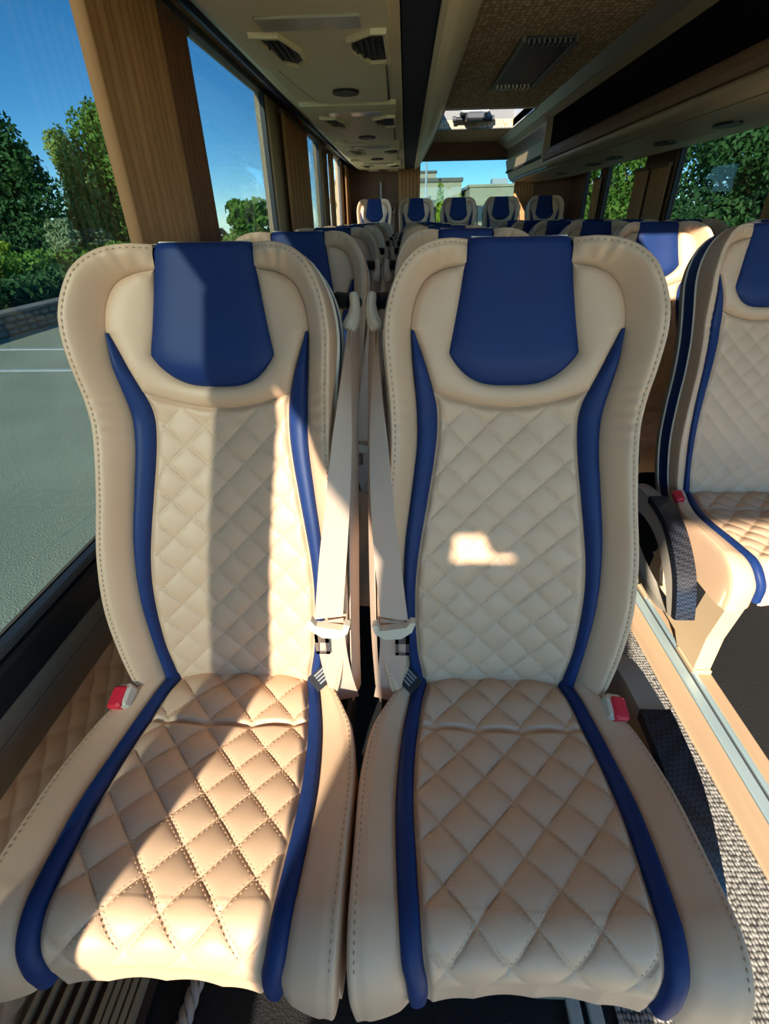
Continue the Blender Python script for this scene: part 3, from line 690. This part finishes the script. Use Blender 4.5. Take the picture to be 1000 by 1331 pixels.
# ------------------------------------------------------------------ roof hatch
def hatch(x0, x1, y0, y1, label, name='roof_hatch', latch=True):
    h = empty(name, ((x0+x1)/2, (y0+y1)/2, ZC)); tag(h, label, 'roof hatch')
    cx, cy_ = (x0+x1)/2, (y0+y1)/2
    x0, x1, y0, y1 = x0-cx, x1-cx, y0-cy_, y1-cy_
    b = MB(); t = 0.03; H = 0.17
    b.box(x0-t, x0, y0-t, y1+t, -0.008, H); b.box(x1, x1+t, y0-t, y1+t, -0.008, H); b.box(x0, x1, y0-t, y0, -0.008, H)
    b.build('hatch_frame', POLEM, h)
    box('hatch_rear_wall', x0, x1, y1, y1+t, -0.008, H, GREYPL, h)
    box('hatch_pane', x0, x1, y0, y1, H-0.006, H, GLASS_CLEAR, h)
    if latch:
        b = MB(); b.bevbox(-0.16, 0.10, y1-0.20, y1-0.02, 0.085, 0.16, 0.01); b.build('latch_housing', POLEM, h)
        b = MB(); b.bevbox(-0.22, 0.16, y1-0.06, y1-0.01, 0.045, 0.075, 0.008); b.build('latch_bar', BLACKPL, h)
        b = MB(); b.bevbox(-0.11, 0.05, y1-0.24, y1-0.06, 0.03, 0.085, 0.012); b.build('latch_handle', DARKGREY, h)
        for sx in (-0.22, 0.13):
            b = MB(); b.tube([(sx, y1-0.05, 0.06), (sx+0.03, y1-0.05, 0.06)], 0.022, 12); b.build('latch_knob', DARKGREY, h, True)
    return h
hatch(HX0, HX1, HY0, HY1, 'bright roof hatch with black latch near the rear of the ceiling')
hatch(GX0, GX1, GY0, GY1, 'plain roof hatch at the front of the ceiling, over the nearest seats', latch=False)
# air grille in the ceiling
ag = empty('ceiling_air_grille', (0.67, 3.55, ZC)); tag(ag, 'dark framed air grille set in the quilted ceiling', 'air grille')
b = MB()
b.box(-0.125, 0.125, -0.47, 0.47, -0.012, 0.0); b.build('backing', DARKGREY, ag)
for (x0, x1, y0, y1) in ((-0.135, -0.112, -0.48, 0.48), (0.112, 0.135, -0.48, 0.48)):
    box('grille_frame', x0, x1, y0, y1, -0.028, 0.0, GREYPL, ag, 0.004)
for e_ in (-0.45, 0.45):
    for k in range(9):
        box('grille_slat', -0.108+k*0.024, -0.096+k*0.024, e_-0.035, e_+0.035, -0.03, -0.012, RACKMETAL if e_ > 0 else GREYPL, ag)

# ------------------------------------------------------------------ left overhead console with service panels
oc = empty('overhead_console', (0, 2.5, 1.72)); tag(oc, 'long cream overhead console above the left seats', 'overhead console')
def oy(v): return v-2.5
UZ = 1.72
b = MB(); b.prism([(XL+0.002, 1.83-UZ), (-0.60, 1.775-UZ), (-0.535, 0.008), (-0.50, 0.0), (-0.02, 0.0), (-0.02, ZC-UZ), (XL+0.002, ZC-UZ)], 'y', oy(-1.05), oy(6.45)); b.build('console_body', CONSOLE, oc)
b = MB(); b.prism([(-0.015, 0.004), (0.088, 0.010), (0.088, 0.06), (-0.015, 0.06)], 'y', oy(-1.05), oy(6.5)); b.build('carpet_strip', NAVYCARPET, oc)
b = MB(); b.prism([(0.088, 0.0), (0.105, -0.004), (0.150, 0.035), (0.29, ZC-UZ-0.002), (0.088, ZC-UZ-0.002)], 'y', oy(-1.05), oy(6.5)); b.build('edge_trim', CONSOLE, oc)
b = MB(); b.prism([(-0.655, 1.815-UZ-0.028), (-0.61, 1.785-UZ-0.024), (-0.605, 1.79-UZ-0.012), (-0.65, 1.82-UZ-0.012)], 'y', oy(-1.05), oy(6.45)); b.build('curtain_track', NAVY, oc)
def service(yc, parent):
    # vents sit at yc, lamp panel behind them
    y0 = oy(yc)
    b = MB(); b.prism([(-0.50, y0-0.42), (-0.05, y0-0.42), (-0.045, y0+0.02), (-0.06, y0+0.22), (-0.15, y0+0.17), (-0.32, y0+0.17), (-0.44, y0+0.26), (-0.50, y0+0.20)], 'z', -0.018, 0.004)
    pnl = b.build('service_panel', CONSOLE, parent)
    b = MB(); b.bevbox(-0.40, -0.12, y0-0.28, y0-0.18, -0.024, -0.016, 0.004); b.build('lamp_lens', LAMPM, pnl)
    for sx, poly in ((-1, [(-0.430, -0.14), (-0.365, -0.13), (-0.335, 0.0), (-0.335, 0.10), (-0.365, 0.15), (-0.395, 0.12)]),
                     (1, [(-0.165, -0.08), (-0.105, -0.14), (-0.070, -0.14), (-0.068, 0.13), (-0.115, 0.14), (-0.165, 0.02)])):
        cxv, cyv = sum(p[0] for p in poly)/6, sum(p[1] for p in poly)/6
        b = MB(); ring = [[((x-cxv)*k+cxv, y0+(y-cyv)*(k*0.5+0.5)+cyv, z) for x, y in poly] for k, z in ((1.30, -0.018), (1.25, -0.030), (1.04, -0.030), (1.0, -0.016))]
        b.add([p for r_ in ring for p in r_], [(q*6+i, q*6+(i+1) % 6, q*6+6+(i+1) % 6, q*6+6+i) for q in range(3) for i in range(6)]); b.build('vent_frame', CONSOLE, pnl)
        b = MB(); b.prism([(x, y0+y) for x, y in poly], 'z', -0.021, -0.002); v = b.build('air_vent', VENTB, pnl)
        xs = [p[0] for p in poly]
        for k in range(5):
            x = min(xs)+0.012+(max(xs)-min(xs)-0.024)*k/4
            yr = 0.09 if k in (1, 2, 3) else 0.04
            box('louvre', x-0.003, x+0.003, y0-yr, y0+yr, -0.027, -0.019, VENTB2, v)
    b = MB(); b.prism([(-0.455, y0+0.30), (-0.35, y0+0.19), (-0.13, y0+0.19), (-0.075, y0+0.26), (-0.085, y0+0.84), (-0.40, y0+0.84)], 'z', -0.012, 0.004)
    lid = b.build('access_panel', CONSOLE, parent)
    for (xa, ya, xb, yb) in ((-0.465, 0.30, -0.41, 0.85), (-0.075, 0.26, -0.08, 0.85), (-0.41, 0.85, -0.08, 0.85)):
        b = MB(); b.tube([(xa, y0+ya, -0.002), (xb, y0+yb, -0.002)], 0.0045, 6); b.build('panel_gap', BLACKPL, lid)
    b = MB(); n = 20
    b.prism([(-0.255+0.055*math.cos(2*pi*k/n), y0+0.62+0.06*math.sin(2*pi*k/n)) for k in range(n)], 'z', -0.020, -0.004); b.build('speaker', VENTB, lid)
for yc in (1.98, 3.27, 4.56, 5.72): service(yc, oc)

# ------------------------------------------------------------------ right luggage rack
lr = empty('luggage_rack', (1.15, 2.0, 1.6)); tag(lr, 'open luggage rack with brown lip along the right side of the ceiling', 'luggage rack')
def RX(p): return [(x-1.15, z-1.6) for x, z in p]
def rk(nm, poly, m, y0, y1, par=lr, smooth=False):
    b = MB(); b.prism(RX(poly), 'y', y0-2.0, y1-2.0); return b.build(nm, m, par, smooth)
Y1 = 4.80
rk('top_rail', [(1.00, 1.969), (1.06, 1.925), (1.075, 1.93), (1.075, 1.969)], RACKMETAL, YF+0.02, YB-0.02)
rk('top_trim', [(1.06, 1.93), (1.11, 1.895), (1.125, 1.905), (1.125, 1.969), (1.06, 1.969)], RACK, YF+0.02, YB-0.02)
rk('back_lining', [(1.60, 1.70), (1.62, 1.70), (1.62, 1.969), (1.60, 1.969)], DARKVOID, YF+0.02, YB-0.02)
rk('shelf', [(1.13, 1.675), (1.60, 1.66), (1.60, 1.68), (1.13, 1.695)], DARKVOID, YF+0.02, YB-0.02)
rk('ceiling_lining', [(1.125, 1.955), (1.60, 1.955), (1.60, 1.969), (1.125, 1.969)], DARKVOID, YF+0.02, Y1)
rk('brown_lip', [(1.115, 1.697), (1.135, 1.717), (1.15, 1.707), (1.15, 1.635), (1.10, 1.637), (1.10, 1.665)], RACKBROWN, YF+0.02, Y1)
n = 14
roll = [(1.145+0.042*math.cos(a), 1.616+0.026*math.sin(a)) for a in np.linspace(0.3*pi, 1.55*pi, n)]+[(1.20, 1.592), (1.20, 1.64)]
rk('rolled_edge', roll, RACK, YF+0.02, Y1, smooth=True)
rk('groove', [(1.185, 1.600), (1.215, 1.600), (1.215, 1.62), (1.185, 1.62)], BLACKPL, YF+0.02, YB-0.02)
rk('underside', [(1.212, 1.592), (1.50, 1.585), (1.78, 1.615), (XR-0.002, 1.66), (XR-0.002, 1.70), (1.212, 1.70)], RACK, YF+0.02, YB-0.02)
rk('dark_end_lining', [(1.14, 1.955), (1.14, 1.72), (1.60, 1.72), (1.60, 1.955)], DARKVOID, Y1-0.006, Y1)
rk('end_panel', [(1.03, 1.965), (1.09, 1.88), (1.085, 1.66), (1.11, 1.605), (1.16, 1.588), (1.22, 1.585), (1.22, 1.72), (1.62, 1.72), (1.62, 1.965)], RACK, Y1, Y1+0.03)
rk('closed_flap', [(1.09, 1.93), (1.125, 1.89), (1.135, 1.80), (1.16, 1.80), (1.16, 1.93)], RACKMETAL, Y1+0.03, YB-0.02)
rk('closed_flap', [(1.12, 1.79), (1.14, 1.70), (1.17, 1.625), (1.21, 1.60), (1.21, 1.79)], RACK, Y1+0.03, YB-0.02)
for yl in (2.35, 2.75, 3.35, 4.1, 4.55, 5.4):
    b = MB(); b.prism([(1.42-1.15+0.05*math.cos(2*pi*k/16), yl-2.0+0.085*math.sin(2*pi*k/16)) for k in range(16)], 'z', -0.022, -0.008); b.build('reading_lamp', VENTB, lr)

# ------------------------------------------------------------------ curtains
def curtain(x, y0, y1, z0, z1, label, folds, depth, axis='y', pinch=0.0, group='brown window curtains', mtl=None):
    n = folds*14; m = 24
    t = np.linspace(0, 1, n)[:, None]; z = np.linspace(z0, z1, m)[None, :]
    off = depth*np.abs(np.sin(t*folds*pi+0.25*np.sin(t*23)))**0.6*(0.85+0.15*np.sin(t*37))
    yc = (y0+y1)/2; k = 1-pinch*(1-(z-z0)/(z1-z0))
    L = yc+(y0+(y1-y0)*t-yc)*k
    a = np.stack([x+off+0*z, L, z+0*t], -1); b2 = a.copy(); b2[..., 0] += 0.003
    if axis == 'x': a = a[..., [1, 0, 2]]; b2 = b2[..., [1, 0, 2]]
    V1, F1 = grid(a); V2, F2 = grid(b2); nV = len(V1)
    idx = np.arange(nV).reshape(n, m); ed = [(idx[i, 0], idx[i+1, 0], idx[i+1, 0]+nV, idx[i, 0]+nV) for i in range(n-1)]
    o = link_mesh('curtain', np.concatenate([V1, V2]), [tuple(f) for f in F1]+[tuple(f[::-1]+nV) for f in F2]+ed, mtl or CURTAIN)
    o2 = empty('window_curtain', (0, 0, 0)); tag(o2, label, 'curtain', group); o.name = 'cloth'; o.parent = o2
    box('hem_tape', *((x-0.012, x+0.016, y0, y1, z1-0.02, z1+0.0) if axis == 'y' else (y0, y1, x-0.012, x+0.016, z1-0.02, z1)), BROWNFAB, o2)
    return o2
curtain(XL+0.035, 1.30, 1.72, 0.63, 1.752, 'tall light brown pleated curtain behind the nearest left window seat', 11, 0.022)
curtain(XL+0.030, 1.73, 1.95, 0.63, 1.752, 'darker brown drape right of the pleated curtain on the nearest left pillar', 3, 0.012, mtl=CURTAIN2)
curtain(XL+0.04, 3.20, 3.92, 0.63, 1.752, 'brown pleated curtain on the second left pillar', 12, 0.014)
curtain(XL+0.04, 4.92, 5.22, 0.63, 1.752, 'brown pleated curtain on the third left pillar', 7, 0.012)
curtain(XL+0.04, 6.25, 6.60, 0.63, 1.752, 'brown pleated curtain in the left rear corner', 7, 0.012)
curtain(XR-0.07, 2.38, 2.98, 0.66, 1.56, 'dark brown curtain at the right edge, behind the near right seats', 11, 0.014)
curtain(XR-0.05, 4.20, 4.50, 0.66, 1.56, 'brown curtain beside the large right window, nearer of a pair', 7, 0.012)
curtain(XR-0.05, 4.54, 4.80, 0.66, 1.56, 'brown curtain beside the middle right window, farther of a pair', 6, 0.012)
curtain(XR-0.05, 5.60, 5.80, 0.66, 1.56, 'narrow brown curtain between the two rear right windows', 5, 0.010)
curtain(YB-0.04, -0.10, 0.16, 0.75, 1.80, 'brown curtain at the left edge of the rear window', 6, 0.010, 'x')
curtain(YB-0.04, 1.24, 1.46, 0.75, 1.80, 'brown curtain at the right edge of the rear window', 6, 0.010, 'x')

# ------------------------------------------------------------------ small things on the floor
hg = empty('heater_grille', (-0.60, 0.25, 0)); tag(hg, 'cream slatted heater grille on the floor under the window seat', 'grille')
box('grille_base', -0.09, 0.13, -0.25, 0.25, 0.0, 0.008, BRONZE, hg)
for k in range(5): box('grille_slat', -0.085+k*0.026, -0.077+k*0.026, -0.25, 0.25, 0.008, 0.022, GRILLE, hg)
for k in range(4): box('cross_bar', -0.09, 0.03, -0.20+k*0.12, -0.192+k*0.12, 0.010, 0.018, GRILLE, hg)
for k in range(5): box('grille_rib', 0.045+k*0.015, 0.055+k*0.015, -0.25, 0.25, 0.008, 0.024, GRILLE, hg)
b = MB()
for ph in (0, 2*pi/3, 4*pi/3):
    pts = []
    for i in range(90):
        t = i/89; y = -0.05+t*0.65; x = -0.37-0.02*math.sin(t*3)+0.09*(t-0.5)*0.6; a = t*60+ph
        pts.append((x+0.008*math.cos(a), y, 0.018+0.008*math.sin(a)))
    b.tube(pts, 0.007, 6)
cd = b.build('twisted_cord', CORDM, None, True, 60); tag(cd, 'grey twisted cord lying on the floor under the window seat', 'cord')

# ------------------------------------------------------------------ outside
GZ = -1.2
gr = box('ground', -60, 60, -40, 90, GZ-0.1, GZ, ASPHALT); tag(gr, kind='structure')
gs = MB(); gs.box(-60, -10.9, -30, 90, GZ, GZ+0.35); gs = gs.build('verge', GRASS); tag(gs, kind='structure')
gs = MB(); gs.box(7.0, 60, -30, 90, GZ, GZ+0.2); gs = gs.build('lawn', GRASS); tag(gs, kind='structure')
for i, (y, lab) in enumerate(((9.25, 'white parking bay line on the asphalt, nearer one'), (11.1, 'white parking bay line on the asphalt, farther one'))):
    l = box('parking_line', -10.0, -5.0, y, y+0.12, GZ, GZ+0.01, LINEW); tag(l, lab, 'road marking', 'parking bay lines')
# stone kerb wall
kw = empty('stone_wall', (-10.5, 14, GZ)); tag(kw, 'low rough stone wall along the edge of the parking', 'wall')
box('wall_core', -0.20, 0.20, -9, 26, 0, 0.50, STONE, kw)
box('coping', -0.26, 0.26, -9, 26, 0.50, 0.57, STONE, kw, 0.02)
stone_meshes = []
for k in range(6):
    b = MB(); w_, h_ = random.uniform(0.28, 0.5), 0.14
    b.bevbox(-0.03, 0.05+random.uniform(0, 0.03), -w_/2, w_/2, 0.01, h_, 0.03); o = b.build('stone', STONE, kw); stone_meshes.append((o, w_))
cnt = 0
for row in range(3):
    y = -6.0+row*0.15
    while y < 8 and cnt < 120:
        o, w_ = stone_meshes[random.randrange(6)]; c = o.copy(); COL.objects.link(c); c.parent = kw; c.location = (0.20, y+w_/2, 0.02+row*0.155); y += w_+0.03; cnt += 1
for o, _ in stone_meshes: o.location = (0.20, 8.5+0.6*stone_meshes.index((o, _)), 0.05)

def leaf_mesh(blobs, n, size, rng, flat=0.0):
    """blobs: list of (cx,cy,cz,rx,ry,rz); leaves scattered in their outer shells."""
    blobs = np.array(blobs, float); vol = (blobs[:, 3]*blobs[:, 4]*blobs[:, 5])**(2/3); pr = vol/vol.sum()
    k = rng.choice(len(blobs), n, p=pr); v = rng.normal(size=(n, 3)); v /= np.linalg.norm(v, axis=1)[:, None]
    rad = rng.uniform(0.55, 1.05, n)**0.6
    P = blobs[k, :3]+v*blobs[k, 3:]*rad[:, None]
    nrm = v+rng.normal(size=(n, 3))*0.6; nrm /= np.linalg.norm(nrm, axis=1)[:, None]
    a = np.cross(nrm, rng.normal(size=(n, 3))); a /= np.linalg.norm(a, axis=1)[:, None]; b = np.cross(nrm, a)
    s = size*rng.uniform(0.6, 1.3, n)[:, None]
    V = np.stack([P-a*s, P-b*s*0.55+nrm*s*0.12, P+a*s, P+b*s*0.55+nrm*s*0.12], 1).reshape(-1, 3)
    i = np.arange(n)*4; F = np.stack([i, i+1, i+2, i+3], 1)
    return V, F
def plant(name, label, cat, loc, blobs, n, size, m, trunk=None, group=None, seed=1):
    rng = np.random.default_rng(seed); t = empty(name, loc); tag(t, label, cat, group)
    V, F = leaf_mesh(blobs, n, size, rng); o = link_mesh('foliage', V, F, m, t, False); o['kind'] = 'stuff'
    if trunk:
        b = MB(); h, r = trunk; b.tube([(0, 0, -0.05), (0.05*h*0.3, 0, h*0.35), (0, 0.04*h, h*0.7), (0, 0, h)], [r*1.25, r, r*0.75, r*0.3], 8); b.build('trunk', BARK, t, True)
        for k in range(4):
            a = k*1.7+seed; b = MB(); z = h*(0.35+0.12*k); b.tube([(0, 0, z), (math.cos(a)*h*0.12, math.sin(a)*h*0.12, z+h*0.12), (math.cos(a)*h*0.24, math.sin(a)*h*0.24, z+h*0.2)], [r*0.4, r*0.28, r*0.1], 6); b.build('branch', BARK, t, True)
    return t
def lump(cx, cy, cz, R, H, k, rng, taper=0.0):
    out = []
    for i in range(k):
        f = rng.uniform(0, 1); a = rng.uniform(0, 2*pi); rr = R*(1-taper*f)*rng.uniform(0.25, 0.8)
        out.append((cx+rr*math.cos(a), cy+rr*math.sin(a), cz+H*f, R*(1-taper*f)*rng.uniform(0.35, 0.55)+0.05, R*(1-taper*f)*rng.uniform(0.35, 0.55)+0.05, H*0.16))
    return out
rg = np.random.default_rng(3)
G2 = GZ+0.35
# left side: conifer, bushy tree, hedges and shrubs
plant('conifer_tree', 'dark green conifer at the left edge beyond the parking', 'tree', (-18.9, 26.5, G2), lump(0, 0, 0.6, 3.2, 7.2, 46, rg, 0.85), 16000, 0.13, LEAF_DARK, (5.0, 0.22), 'trees left of the coach', 1)
plant('bushy_tree', 'tall mid-green bushy tree left of the brown curtain', 'tree', (-17.2, 32.5, G2), lump(0, 0, 1.0, 2.5, 6.0, 44, rg, 0.35), 18000, 0.12, LEAF_MID, (6.0, 0.2), 'trees left of the coach', 2)
plant('bushy_tree', 'olive-toned bushy tree beside the dark conifer', 'tree', (-17.9, 31.0, G2), lump(0, 0, 0.6, 1.6, 5.2, 34, rg, 0.45), 11000, 0.11, LEAF_OLIVE, (5.0, 0.16), 'trees left of the coach', 3)
plant('bushy_tree', 'rounded green tree seen through the second left window', 'tree', (-9.5, 34.0, G2), lump(0, 0, 0.6, 2.1, 2.4, 26, rg, 0.4), 5000, 0.18, LEAF_MID, (3.0, 0.15), 'trees left of the coach', 4)
plant('bushy_tree', 'dark green tree beside the curtain in the second left window', 'tree', (-14.5, 38.0, G2), lump(0, 0, 0.6, 2.0, 4.6, 26, rg, 0.6), 5000, 0.20, LEAF_DARK, (4.5, 0.15), 'trees left of the coach', 14)
plant('shrub', 'grey-green olive shrub in front of the conifer', 'shrub', (-15.6, 24.5, G2), lump(0, 0, 0.2, 1.1, 1.9, 20, rg, 0.5), 3500, 0.10, LEAF_GREY, (1.4, 0.06), 'shrubs left of the coach', 5)
plant('shrub', 'grey-green shrub below the bushy tree', 'shrub', (-16.8, 29.2, G2), lump(0, 0, 0.2, 1.4, 1.7, 20, rg, 0.5), 3500, 0.10, LEAF_GREY, (1.4, 0.06), 'shrubs left of the coach', 6)
plant('shrub', 'bright yellow-green shrub at the left edge of the view', 'shrub', (-18.0, 23.2, G2), lump(0, 0, 0.2, 1.0, 1.3, 14, rg, 0.4), 2500, 0.12, LEAF_LIME, (1.0, 0.06), 'shrubs left of the coach', 7)
def hedge(name, label, x, y0, y1, w, h, z, m, seed, n=9000):
    rng = np.random.default_rng(seed); bl = [(0+rng.uniform(-w, w)*0.4, y, h*rng.uniform(0.35, 0.62), w*0.5, 0.75, h*0.42) for y in np.arange(y0, y1, 0.5)]
    return plant(name, label, 'hedge', (x, 0, z), bl, n, 0.13, m, None, 'hedges left of the coach', seed)
hedge('hedge', 'clipped dark hedge just behind the stone wall', -12.3, 7, 34, 1.2, 1.0, G2-0.1, LEAF_DARK, 11)
hedge('hedge', 'looser green hedge beyond the pale path', -15.3, 10, 40, 1.2, 1.35, G2, LEAF_MID, 12)
pt = box('garden_path', -14.1, -13.4, -10, 60, G2-0.02, G2+0.5, PATH); tag(pt, 'pale path strip between the two hedges', 'path')
# right side trees and hedge
plant('bushy_tree', 'large dark green tree filling the right window', 'tree', (11.2, 18.8, GZ), lump(0, 0, 1.5, 2.7, 4.6, 44, rg, 0.25), 26000, 0.10, LEAF_DARK, (5.0, 0.2), 'trees right of the coach', 21)
plant('bushy_tree', 'mid-green tree at the right edge of the right window', 'tree', (12.5, 15.8, GZ), lump(0, 0, 1.0, 2.6, 5.2, 40, rg, 0.25), 22000, 0.10, LEAF_DARK, (5.0, 0.2), 'trees right of the coach', 22)
plant('bushy_tree', 'sunlit green tree seen through the middle right window', 'tree', (10.5, 27.0, GZ), lump(0, 0, 0.6, 2.7, 5.4, 40, rg, 0.3), 12000, 0.12, LEAF_MID, (5.0, 0.2), 'trees right of the coach', 23)
plant('bushy_tree', 'green tree seen through the rearmost right window', 'tree', (9.5, 33.5, GZ), lump(0, 0, 0.6, 2.5, 5.6, 40, rg, 0.3), 6000, 0.18, LEAF_MID, (5.0, 0.2), 'trees right of the coach', 24)
rng = np.random.default_rng(31)
plant('hedge', 'green hedge under the trees on the right', 'hedge', (8.6, 0, GZ), [(rng.uniform(-.4, .4), y, rng.uniform(0.6, 1.2), 0.9, 0.9, 0.8) for y in np.arange(9, 36, 0.6)], 7000, 0.14, LEAF_MID, None, None, 31)
# rear: buildings, cypresses
bd = empty('building', (-1.0, 42, GZ)); tag(bd, 'pale flat-roofed building with stepped parapet behind the coach', 'building')
box('block', -4.5, 5.0, 0, 8, 0, 4.7, BLDG, bd); box('parapet', -4.6, 5.1, -0.12, 8.1, 4.7, 4.95, BLDGDK, bd, 0.03)
box('upper_block', -0.6, 3.2, 1.5, 6, 4.95, 5.35, BLDG, bd); box('upper_parapet', -0.7, 3.3, 1.4, 6.1, 5.35, 5.5, BLDGDK, bd, 0.03)
box('canopy', -4.4, 4.6, -2.5, 0, 3.55, 3.8, BLDG, bd, 0.03)
for k in range(6):
    o = box('building_window', -3.8+k*1.4, -2.9+k*1.4, -0.05, 0.02, 2.0, 3.3, BLDGDK, bd); box('pane', -3.72+k*1.4, -2.98+k*1.4, -0.07, -0.04, 2.08, 3.22, BLDGWIN, o)
bd2 = empty('building', (9.0, 40, GZ)); tag(bd2, 'lower cream building with rooftop units, right of the stepped one', 'building')
box('block', -4.6, 8.0, 0, 8, 0, 4.25, BLDG, bd2); box('parapet', -4.7, 8.1, -0.1, 8.1, 4.25, 4.42, BLDG, bd2, 0.03)
for k, (x, w_, h_) in enumerate(((-2.8, 1.1, 0.45), (-1.2, 0.7, 0.35), (0.4, 1.2, 0.5), (2.6, 1.0, 0.6))): box('rooftop_unit', x, x+w_, 2, 3, 4.4, 4.4+h_, MATS['pole_grey'], bd2, 0.03)
for k in range(7):
    o = box('building_window', -4.3+k*1.5, -3.5+k*1.5, -0.05, 0.02, 2.2, 3.2, BLDGDK, bd2); box('pane', -4.22+k*1.5, -3.58+k*1.5, -0.07, -0.04, 2.28, 3.12, BLDGWIN, o)
b = MB(); b.tube([(1.32, 38.6, GZ), (1.32, 38.6, 4.0), (1.30, 38.6, 5.7)], [0.09, 0.07, 0.05], 8); lp_ = b.build('antenna_mast', POLEM, None, True); tag(lp_, 'thin white mast standing in front of the far building', 'mast')
for (x, y, h, s_, lab) in ((1.55, 26, 3.75, 51, 'taller lime-green conical cypress behind the rear window'), (2.6, 27, 3.3, 52, 'shorter lime-green conical cypress to the right of the taller one')):
    plant('cypress', lab, 'tree', (x, y, GZ), [(0, 0, h*f, 0.55*(1-f)+0.08, 0.55*(1-f)+0.08, h*0.09) for f in np.linspace(0.08, 0.95, 12)], 2500, 0.10, LEAF_LIME, (h*0.8, 0.06), 'conical cypresses', s_)
plant('bushy_tree', 'dark tree at the left edge of the rear window', 'tree', (-0.6, 24, GZ), lump(0, 0, 0.6, 0.75, 3.6, 22, rg, 0.5), 3500, 0.11, LEAF_DARK, (3.5, 0.1), None, 55)

# emergency hammer on the second left pillar
eh = empty('emergency_hammer', (XL+0.02, 3.98, 1.755)); tag(eh, 'small red emergency hammer at the top of a left window', 'hammer')
b = MB(); b.bevbox(-0.012, 0.012, -0.10, 0.10, -0.012, 0.012, 0.005); b.build('handle', RED, eh)
b = MB(); b.bevbox(-0.014, 0.014, -0.13, -0.09, -0.035, 0.035, 0.006); b.build('head', RED, eh)
b = MB(); b.tube([(-0.28, 6.66, REARZ), (-0.29, 6.66, 1.38), (-0.295, 6.66, 1.62)], 0.008, 8); o = b.build('grab_rod', POLEM, None, True); tag(o, 'thin pale rod standing against the rear left wall panel', 'rod')
